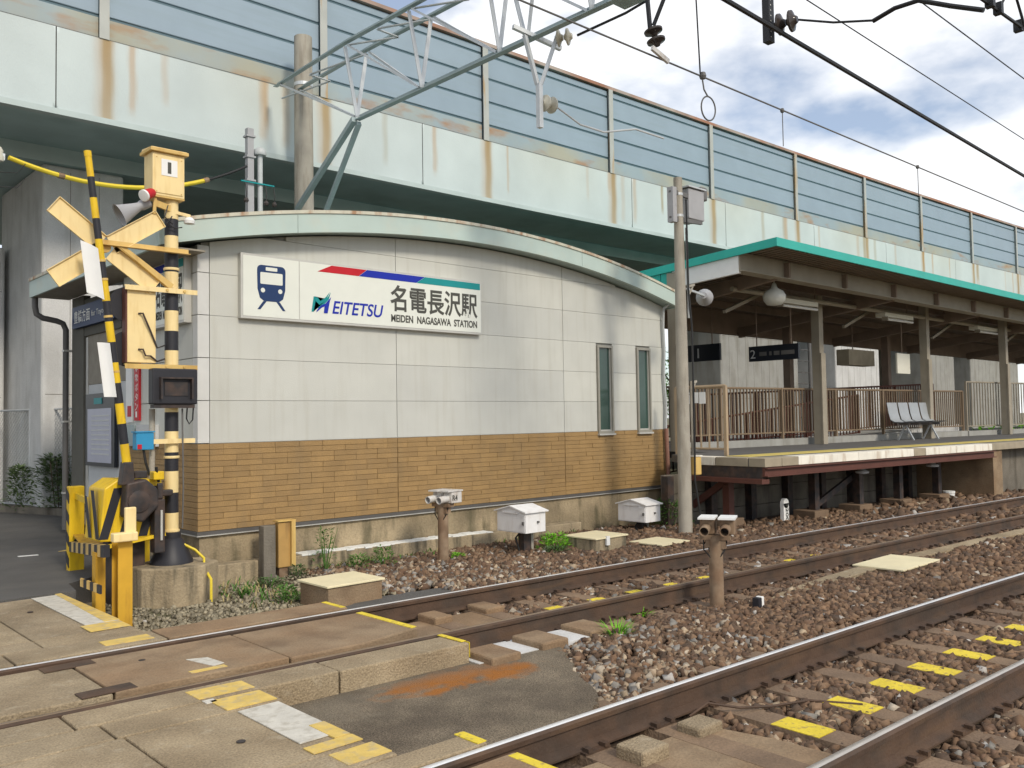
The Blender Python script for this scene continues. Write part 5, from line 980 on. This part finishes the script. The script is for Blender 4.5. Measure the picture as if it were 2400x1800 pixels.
# ------------------------------------------------------------------ things under and by the platform
f = thing('distance_post', 'white distance post with black figures below the platform', 'distance post', (12.25, 7.05, -.22)); b = MB(); b.box(12.18, 12.33, 7.04, 7.10, -.24, .14); b.tube([(12.255, 7.04, .14), (12.255, 7.10, .14)], .075, 16); b.build('slab', 'white', f); text('1200', .1, 'ink', f, (12.235, 7.037, .12), (0, 0, -1), (1, 0, 0), width=.26, height=.075, bold=.002)
tag(MB().lathe((17.47, 6.62, -.22), [(.10, 0), (.10, .18), (.11, .18), (.11, .22), (.02, .23)], 14).build('marker_stub', 'white'), 'small white capped stub in the ballast below the platform', 'marker')
# ================================================================== GREY POLE BY THE BUILDING
t = thing('concrete_pole', 'tapered concrete pole with cables and a grey cabinet beside the building', 'utility pole', (10.25, 7.47, -.25)); MB().tube([(10.26, 7.47, -.27), (10.27, 7.47, 2.4), (10.27, 7.47, 4.92)], [.10, .085, .062], 20).build('shaft', 'pole_conc', t, smooth=True)
MB().tube([(10.335, 7.38, 4.6), (10.34, 7.38, 3.3), (10.40, 7.38, 2.8), (10.39, 7.37, 1.2), (10.33, 7.34, .6), (10.44, 7.34, .1), (10.43, 7.34, -.2)], .014, 6).build('cable', 'cable_black', t, smooth=True); MB().tube([(10.365, 7.41, 4.2), (10.38, 7.41, 2.9)], .02, 6).build('conduit', 'conduit_white', t); MB().tube([(10.39, 7.41, 2.0), (10.40, 7.41, .9)], .025, 8).build('conduit', 'pole_conc', t)
for z in (4.35, 4.66, 2.75, 1.95): MB().lathe((10.27, 7.47, z), [(.092 - .005 * z, 0), (.092 - .005 * z, .035)], 18).build('band', 'galv', t)
for z in (3.35, 1.95): b = MB(); b.bar((10.38, 7.44, z), (10.56, 7.44, z + .05), .03, .03); b.bar((10.40, 7.44, z - .15), (10.54, 7.44, z + .04), .02, .02); b.build('step', 'pole_conc', t)
cbn = MB().box(10.46, 10.84, 7.42, 7.74, 4.36, 4.80).build('cabinet', 'horn_grey', t, bevel=.01); MB().hexa([(10.42, 7.39), (10.86, 7.39), (10.86, 7.77), (10.42, 7.77)], 4.81, 4.83).build('lid', 'galv', cbn)
b = MB(); b.bar((10.05, 7.45, 4.70), (10.85, 7.45, 4.66), .04, .06); b.bar((10.05, 7.45, 4.30), (10.80, 7.45, 4.34), .04, .06); b.build('bracket', 'pipe_grey', t); b = MB(); b.box(10.86, 11.02, 7.48, 7.62, 4.70, 4.90); b.build('spotlight', 'pipe_grey', t, bevel=.02); MB().box(10.05, 10.14, 7.40, 7.50, 4.25, 4.75).build('cover', 'horn_grey', t)
f = thing('wall_conduit', 'white and brown conduit running down the right corner of the station building', 'conduit', (11.8, 8.95, 0)); MB().tube([(12.0, 8.72, 3.50), (11.9, 8.80, 3.42), (11.80, 8.93, 3.30), (11.80, 8.95, 3.0), (11.82, 8.95, 2.6), (11.79, 8.95, 2.2), (11.83, 8.95, 1.7), (11.81, 8.95, 1.30)], .022, 8).build('pipe', 'conduit_white', f, smooth=True); MB().tube([(11.81, 8.94, 1.30), (11.82, 8.93, .62), (11.80, 8.90, .40), (11.76, 8.86, .28)], .035, 10).build('lower_pipe', 'conduit_brown', f, smooth=True)
MB().tube([(11.76, 8.86, .30), (11.55, 8.70, .05), (11.35, 8.40, -.02), (11.0, 8.05, -.06), (10.55, 7.75, -.17), (10.36, 7.72, -.19)], .022, 8).build('yellow_cable', 'cable_yellow', f, smooth=True)
f = thing('speaker', 'grey loudspeaker and bracket under the building eave beside the pole', 'loudspeaker', (11.2, 7.7, 3.3)); b = MB(); b.lathe((11.25, 7.75, 3.34), [(.05, 0), (.06, .10), (.13, .24), (.135, .25)], 16, (.8, .5, 0)); b.build('horn', 'horn_grey', f, smooth=True); MB().bar((10.32, 7.5, 3.36), (11.25, 7.75, 3.34), .03, .03).build('bracket', 'galv', f)
f = thing('push_box', 'cream box hanging on the pole at platform height', 'box', (10.6, 7.4, .75)); MB().box(10.37, 10.53, 7.36, 7.48, .66, .92).build('case', 'cream_tan', f, bevel=.015); MB().box(10.36, 10.54, 7.35, 7.49, .921, .94).build('lid', 'edge_white', f)
tag(MB().box(11.93, 12.25, 9.3, 9.36, .75, 2.62).build('white_partition', 'panel_lt'), 'narrow pale partition between the building and the pole', 'partition')
# ================================================================== OVERHEAD LINE
t = thing('catenary_pole', 'thick round concrete pole carrying the truss beam behind the curved roof', 'pole', (7.78, 13.65, 0)); MB().tube([(7.78, 13.65, 0), (7.78, 13.65, 8.32)], [.19, .155], 24).build('shaft', 'pole_conc', t, smooth=True); MB().lathe((7.78, 13.65, 4.6), [(.175, 0), (.175, .25)], 24).build('collar', 'galv', t); MB().lathe((7.78, 13.65, 7.42), [(.168, 0), (.168, .06)], 24).build('collar', 'galv', t)
def TX(y): return 7.30 - .022 * (y - 5)      # centre line of the truss in plan, drifting slightly
g_ = thing('truss_beam', 'galvanised lattice truss beam crossing above the tracks', 'gantry', (7.3, 6, 6.1))
k13 = (7.78 - TX(13.6))
def TP(y, dx, z): f = max(0, (y - 11.2) / 2.4); return (TX(y) + dx + k13 * .55 * f, y, z)
ZU, ZL = 7.02, 6.0
def chord(y0, y1, dx, z0, z1, w_, m, nm='chord'):
    b = MB(); a, c = Vector(TP(y0, dx, z0)), Vector(TP(y1, dx, z1)); b.bar(a, c, w_, .012); b.bar(a + Vector((w_ / 2, 0, w_ / 2)), c + Vector((w_ / 2, 0, w_ / 2)), .012, w_); return b.build(nm, m, g_)
for dx in (-.19, .19):
    chord(13.8, 11.0, dx, ZU + .34, ZU + .10, .075, 'galv_green'); chord(11.0, -2.5, dx, ZU + .10, ZU, .075, 'galv_green')
chord(11.0, -2.5, 0, ZL, ZL + .12, .09, 'galv_green')
b = MB(); b.bar(TP(11.0, -.05, ZL), (7.62, 13.62, 5.20), .08, .08); b.bar(TP(10.95, .0, ZL - .06), (7.80, 13.5, 4.44), .065, .065); b.build('haunch_strut', 'galv_green', g_)
ys_ = [13.6, 11.0, 9.45, 7.9, 6.4, 4.9, 3.4, 1.9]
for i, y in enumerate(ys_):
    for dx in (-.19, .19):
        if i > 0: b = MB(); b.bar(TP(y + .02, dx, ZU + .05), TP(y, 0, ZL + .05), .06, .012); b.build('post', 'galv', g_)
        if i + 1 < len(ys_): b = MB(); b.bar(TP(y - .05, dx, ZU + (.30 if i == 0 else .05)), TP(ys_[i + 1] + .06, 0, ZL + .07), .03, .03); b.build('diagonal', 'galv', g_)
    if i + 1 < len(ys_):
        ym = (y + ys_[i + 1]) / 2; b = MB(); b.bar(TP(y - .1, -.19, ZU + .04), TP(ym, .19, ZU + .04), .04, .012); b.bar(TP(ym, .19, ZU + .04), TP(ym - .02, -.19, ZU + .04), .04, .012); b.bar(TP(ym - .05, -.19, ZU + .04), TP(ys_[i + 1], .19, ZU + .04), .04, .012); b.build('lacing', 'galv', g_)
b = MB(); b.box(TX(5.9) - .14, TX(5.9) + .14, 5.75, 6.05, ZL - .02, ZL + .30); b.build('splice_plate', 'galv_green', g_)
tag(MB().tube([(7.45, -2.7, 0), (7.45, -2.7, 8.2)], [.19, .155], 20).build('catenary_pole', 'pole_conc', smooth=True), 'concrete pole holding the near end of the truss beam, outside the picture', 'pole')
# brackets and insulators
def insul(par, p, d, m, r_=.10, n=2):
    d = Vector(d).normalized(); p = Vector(p); b = MB()
    for k in range(n): b.lathe(p + d * (.11 * k), [(.03, 0), (.04, .012), (r_, .035), (r_ * .96, .055), (.045, .075), (.03, .10)], 18, d)
    return b.build('insulator', m, par, smooth=True)
f = thing('drop_bracket', 'hanging steel bracket with two pale insulators in front of the noise barrier', 'bracket', (7.25, 7.25, 5.0)); b = MB(); b.bar((7.14, 7.35, 6.05), (7.24, 7.25, 5.45), .045, .045); b.bar((7.40, 7.05, 6.05), (7.27, 7.22, 5.45), .04, .04); b.build('struts', 'galv', f); MB().box(7.22, 7.28, 7.20, 7.26, 4.93, 5.46).build('hanger', 'galv', f); insul(f, (7.29, 7.22, 5.24), (1, -.06, 0), 'porcelain'); MB().tube([(7.52, 7.2, 5.23), (7.9, 7.18, 5.10), (8.25, 7.1, 5.06), (8.5, 7.05, 5.12), (8.75, 7.0, 5.18), (9.2, 6.9, 5.13)], .012, 6).build('pull_off_rod', 'galv', f, smooth=True)
f = thing('side_bracket', 'short cross bar with pale insulators under the truss chord', 'bracket', (7.3, 7.3, 6.1)); MB().bar((6.98, 7.38, 6.12), (7.62, 7.22, 5.98), .05, .05).build('bar', 'galv', f); insul(f, (7.40, 7.10, 6.0), (.5, -.85, 0.02), 'porcelain'); MB().tube([(7.53, 6.86, 6.0), (7.62, 6.2, 6.06), (7.7, 5.0, 6.25), (7.8, 2.0, 6.4)], .016, 6).build('stay', 'wire', f)
b = MB(); b.bar(TP(7.9, -.1, ZU + .9), TP(7.45, 0, ZL + .1), .07, .012); b.bar(TP(7.0, -.05, ZU + .9), TP(7.4, 0, ZL + .1), .05, .012); b.build('riser', 'galv', g_)
f = thing('drop_bracket', 'black V shaped hanger with dark insulators holding the upper wire', 'bracket', (7.25, 5.55, 5.3)); b = MB(); b.bar((7.22, 5.60, 6.08), (7.24, 5.57, 5.55), .035, .035); b.bar((7.30, 5.28, 6.08), (7.26, 5.54, 5.58), .03, .03); b.build('struts', 'wire', f); insul(f, (7.25, 5.55, 5.56), (.12, -.22, -1), 'porcelain_dark'); MB().bar((7.16, 5.49, 5.30), (7.42, 5.48, 5.22), .03, .05).build('clamp', 'sensor_white', f)
f = thing('drop_bracket', 'black perforated hanger with two dark insulators at top centre right', 'bracket', (7.25, 4.2, 4.95)); MB().box(7.20, 7.29, 4.17, 4.24, 4.95, 6.08).build('hanger', 'wire', f)
for k in range(8): MB().lathe((7.225, 4.169, 4.99 + k * .05), [(.008, 0), (.008, .004)], 6, (0, -1, 0)).build('bolt_head', 'alu', f)
insul(f, (7.27, 4.15, 5.10), (.15, -1, .0), 'porcelain_dark'); MB().tube([(7.30, 3.93, 5.09), (7.30, 3.6, 4.95), (7.28, 3.22, 4.83)], .010, 6).build('tie_rod', 'wire', f); MB().tube([(7.28, 3.24, 4.83), (7.27, 3.05, 4.87), (7.26, 2.85, 4.86), (7.25, 2.60, 4.72), (7.25, 2.36, 4.60)], .020, 8).build('steady_arm', 'wire', f, smooth=True)
def wire(label, a, c, r_, sag=0.0, m='wire', n=16):
    a, c = Vector(a), Vector(c); pts = [a.lerp(c, i / n) - Vector((0, 0, sag * 4 * (i / n) * (1 - i / n))) for i in range(n + 1)]; return tag(MB().tube(pts, r_, 6, caps=False).build('overhead_wire', m, smooth=True), label, 'wire')
wire('thin grey messenger wire passing the dark insulators towards the right', (-6, 5.75, 5.27), (48, 4.9, 5.20), .010, m='pipe_grey', n=30)
wire('thick black feeder cable, the heaviest line crossing the sky', (-6, 3.75, 4.99), (48, 5.05, 5.02), .024, n=30)
wire('thin wire right of the thick black cable', (-6, 4.48, 6.0), (48, 5.0, 6.0), .008, n=30)
wire('thin wire nearest the top right corner', (-6, 3.86, 6.0), (48, 3.7, 6.0), .008, n=30)
wire('black contact wire with clamps at the top right corner', (-6, 3.3, 5.02), (48, .6, 4.95), .016, n=30)
wire('thin black riser wire hanging down to the ring hanger', (7.95, 5.50, 6.6), (8.05, 5.52, 5.27), .009)
f = thing('ring_hanger', 'wire loop hanging under the messenger wire above the barrier top', 'wire loop', (8.07, 5.51, 5.0)); MB().lathe((8.09, 5.515, 5.22), [(.03, 0), (.04, .03), (.03, .07)], 10).build('clamp', 'pipe_grey', f)
MB().tube([(8.08, 5.515, 5.22), (8.10, 5.51, 5.10), (8.16, 5.50, 5.03)], .009, 6).build('stem', 'pipe_grey', f); MB().tube([(8.16 + .105 * math.sin(R(a)), 5.50 - .02 * math.sin(R(a)), 4.90 + .135 * math.cos(R(a))) for a in range(0, 361, 15)], .009, 6).build('loop', 'pipe_grey', f, smooth=True)
for x, lb in ((9.75, 'thin dropper hanging from the messenger wire above the barrier, nearer one'), (13.6, 'thin dropper hanging from the messenger wire above the barrier, farther one')):
    y = 5.75 - (x + 6) * .85 / 54; f = thing('dropper', lb, 'wire', (x, y, 4.8)); MB().tube([(x, y, 5.24), (x, y, 4.80)], .006, 5).build('rod', 'pipe_grey', f); MB().lathe((x, y, 5.22), [(.02, 0), (.028, .02), (.02, .05)], 8).build('clamp', 'pipe_grey', f)
f = thing('steady_loop', 'black jumper loop with clamps on the contact wire, top right', 'wire loop', (8.7, 2.5, 5.0)); MB().tube([(8.35, 2.58, 5.06), (8.42, 2.56, 5.16), (8.55, 2.55, 5.24), (8.68, 2.55, 5.22), (8.80, 2.55, 5.10), (8.84, 2.54, 5.0)], .012, 6).build('jumper', 'wire', f, smooth=True)
for x in (8.1, 8.3, 8.82): MB().box(x - .03, x + .03, 2.55, 2.62, 4.97, 5.07).build('clamp', 'wire', f)

tag(MB().tube([(4.02, 2.93, -.15), (4.12, 2.88, -.09), (4.28, 2.78, -.13), (4.48, 2.70, -.15), (4.72, 2.60, -.15), (4.86, 2.35, -.15)], .008, 6).build('bond_cable', 'rail_rust', smooth=True), 'brown bonding cable lying across the near track from the rail', 'cable')
# ================================================================== PLANTS
def leaf_cloud(b, n, c, r_, size, rs, up=.6, mi=0):
    for _ in range(n):
        a = rs.uniform(0, 6.28); h = rs.random() ** .7; rr = math.sqrt(rs.random()) * (1 - .55 * h); p = Vector((c[0] + math.cos(a) * rr * r_[0], c[1] + math.sin(a) * rr * r_[1], c[2] + h * r_[2]))
        d = Vector((math.cos(a) * .8 + rs.uniform(-.5, .5), math.sin(a) * .8 + rs.uniform(-.5, .5), rs.uniform(-.2, up))).normalized(); s_ = d.cross(Vector((rs.uniform(-.3, .3), rs.uniform(-.3, .3), 1))).normalized(); L = size * rs.uniform(.6, 1.3); w_ = L * .38
        nrm = s_.cross(d).normalized(); b.add([p, p + d * L * .45 + s_ * w_ * .5 + nrm * L * .06, p + d * L, p + d * L * .45 - s_ * w_ * .5 + nrm * L * .06], [(0, 1, 2, 3)], mi)
def weed(name, label, cat, x, y, z, r_, h, n, size, m, seed, stems=5, group='weeds along the track'):
    rs = random.Random(seed); t_ = thing(name, label, cat, (x, y, z), group); b = MB(); leaf_cloud(b, n, (x, y, z), (r_, r_, h), size, rs); b.build('leaves', m, t_); b = MB()
    for k in range(stems): a = rs.uniform(0, 6.28); q = rs.uniform(.2, .8) * r_; b.tube([(x, y, z - .02), (x + math.cos(a) * q * .5, y + math.sin(a) * q * .5, z + h * .5), (x + math.cos(a) * q, y + math.sin(a) * q, z + h * rs.uniform(.75, 1.05))], [.006, .004, .002], 4)
    b.build('stems', m, t_)
def tuft(label, x, y, z, r_, h, n, m, seed):
    rs = random.Random(seed); b = MB()
    for _ in range(n):
        a = rs.uniform(0, 6.28); q = rs.random() * r_ * .4; p = Vector((x + math.cos(a) * q, y + math.sin(a) * q, z - .01)); L = h * rs.uniform(.55, 1.1); o_ = Vector((math.cos(a), math.sin(a), 0)); s_ = Vector((-math.sin(a), math.cos(a), 0)) * rs.uniform(.004, .008); m1 = p + o_ * r_ * .35 + Vector((0, 0, L * .65)); e = p + o_ * r_ * rs.uniform(.7, 1.2) + Vector((0, 0, L))
        b.add([p - s_, p + s_, m1 + s_ * .8, m1 - s_ * .8, e], [(0, 1, 2, 3), (3, 2, 4)])
    return tag(b.build('grass_tuft', m), label, 'grass', 'grass tufts beside the rails')
weed('weed_plant', 'tall thin weed with small pale flowers at the wall foot beside the orange cover', 'weed', 5.15, 8.62, -.2, .17, .52, 260, .045, 'leaf', 1, 9)
weed('weed_plant', 'low green weed right of the tall flowering weed', 'weed', 5.46, 8.45, -.2, .17, .20, 240, .05, 'leaf', 2)
weed('weed_plant', 'rounded green weed at the wall foot nearest the sensor post', 'weed', 5.78, 8.42, -.2, .17, .26, 260, .05, 'leaf', 3)
weed('weed_plant', 'small weed clump in front of the mossy verge beside the near cable pit', 'weed', 4.08, 7.55, -.2, .14, .16, 200, .05, 'leaf', 4)
weed('weed_plant', 'leafy green weed left of the tall cable pit', 'weed', 7.98, 7.82, -.21, .26, .24, 420, .06, 'leaf_bright', 5)
weed('weed_plant', 'dark creeping weed under the left white instrument box', 'weed', 7.80, 7.62, -.21, .24, .12, 300, .05, 'leaf_dark', 6)
weed('weed_plant', 'dark green shrub around the yellow cable by the grey pole', 'weed', 10.75, 8.1, -.22, .45, .46, 800, .06, 'leaf', 7)
weed('weed_plant', 'tiny weed beside the base of the wall sensor post', 'weed', 6.72, 8.2, -.2, .10, .10, 120, .05, 'leaf_bright', 8)
weed('weed_plant', 'low weed in the verge between footing and cover', 'weed', 4.35, 8.35, -.2, .22, .10, 260, .045, 'leaf_dark', 9)
weed('weed_plant', 'small weed under the orange cable cover', 'weed', 4.78, 8.58, -.2, .12, .16, 160, .05, 'leaf_dark', 10)
tuft('bright green grass tuft in the ballast between the tracks', 5.10, 4.36, -.2, .13, .17, 110, 'leaf_bright', 1); tuft('small green grass sprig beside the far rail near the flat blocks', 5.85, 4.72, -.2, .09, .09, 60, 'leaf_bright', 2); tuft('grass sprig on the verge by the octagonal footing', 3.92, 8.1, -.2, .10, .12, 70, 'leaf', 3)
rs = random.Random(5); t = thing('shrub', 'bushy shrub behind the chain link fence at the left edge', 'shrub', (4.9, 16.3, 0)); b = MB()
for c_, r3 in (((4.50, 16.35, .05), (.45, .2, .95)), ((4.25, 17.3, .05), (.3, .5, .75)), ((4.75, 16.2, .05), (.35, .18, .6))): leaf_cloud(b, 620, c_, r3, .12, rs)
b.build('foliage', 'leaf_pale', t); b = MB()
for k in range(7): b.tube([(4.5 + .05 * k, 16.25, 0), (4.4 + .1 * k, 16.22, .9)], .01, 4)
b.build('stems', 'bark', t)
b = MB(); rs = random.Random(77)
for _ in range(900):
    x = rs.uniform(3.95, 9.3) if rs.random() < .7 else rs.uniform(3.7, 5.0); y = (8.72 + rs.gauss(0, .05)) if x > 4.9 else rs.uniform(7.4, 8.75)
    if math.sin(x * 5) + math.sin(x * 2.3) < -.2: continue
    a = rs.uniform(0, 6.28); h = rs.uniform(.04, .13); p = Vector((x, y, -.2)); o_ = Vector((math.cos(a), math.sin(a), 0)) * h * .7; s_ = Vector((-math.sin(a), math.cos(a), 0)) * .007; mi = 0 if rs.random() < .45 else 1
    b.add([p - s_, p + s_, p + o_ * .5 + Vector((0, 0, h * .7)) + s_, p + o_ * .5 + Vector((0, 0, h * .7)) - s_, p + o_ + Vector((0, 0, h))], [(0, 1, 2, 3), (3, 2, 4)], mi)
o = b.build('ground_cover', ['dry_grass', 'leaf']); o['kind'] = 'stuff'; o['label'] = 'thin dry and green grass growing along the wall foot'; o['category'] = 'grass'
# far greenery seen under the viaduct and beyond the platform
def tree(label, x, y, h, r_, seed, m='leaf'):
    rs = random.Random(seed); t_ = thing('tree', label, 'tree', (x, y, 0)); b = MB(); b.tube([(x, y, -.2), (x + .1, y, h * .5), (x, y + .1, h * .85)], [.16, .10, .04], 8); 
    for k in range(6): a = k * 1.05; b.tube([(x + .05, y, h * (.35 + .07 * k)), (x + math.cos(a) * r_ * .6, y + math.sin(a) * r_ * .6, h * (.5 + .08 * k))], [.05, .02], 5)
    b.build('trunk', 'bark', t_); b = MB()
    for k in range(14): a = rs.uniform(0, 6.28); q = rs.uniform(0, .7) * r_; leaf_cloud(b, 170, (x + math.cos(a) * q, y + math.sin(a) * q, h * rs.uniform(.15, .75)), (r_ * .5, r_ * .5, h * .28), .20, rs)
    b.build('crown', m, t_)
tree('bright green tree seen through the dark gap under the canopy', 33.0, 24.5, 5.0, 1.6, 3, 'leaf_bright')
tree('leafy tree at the far right beyond the platform end', 48, 12.5, 2.6, 1.6, 4, 'leaf_bright')
rs = random.Random(9); b = MB()
for k in range(26): leaf_cloud(b, 60, (31 + k * .9, 10.6 + rs.uniform(-.4, .6), .0), (.7, .5, 1.0), .22, rs)
o = b.build('hedge', 'leaf_bright'); tag(o, 'low green hedge strip beyond the far end of the platform', 'hedge')
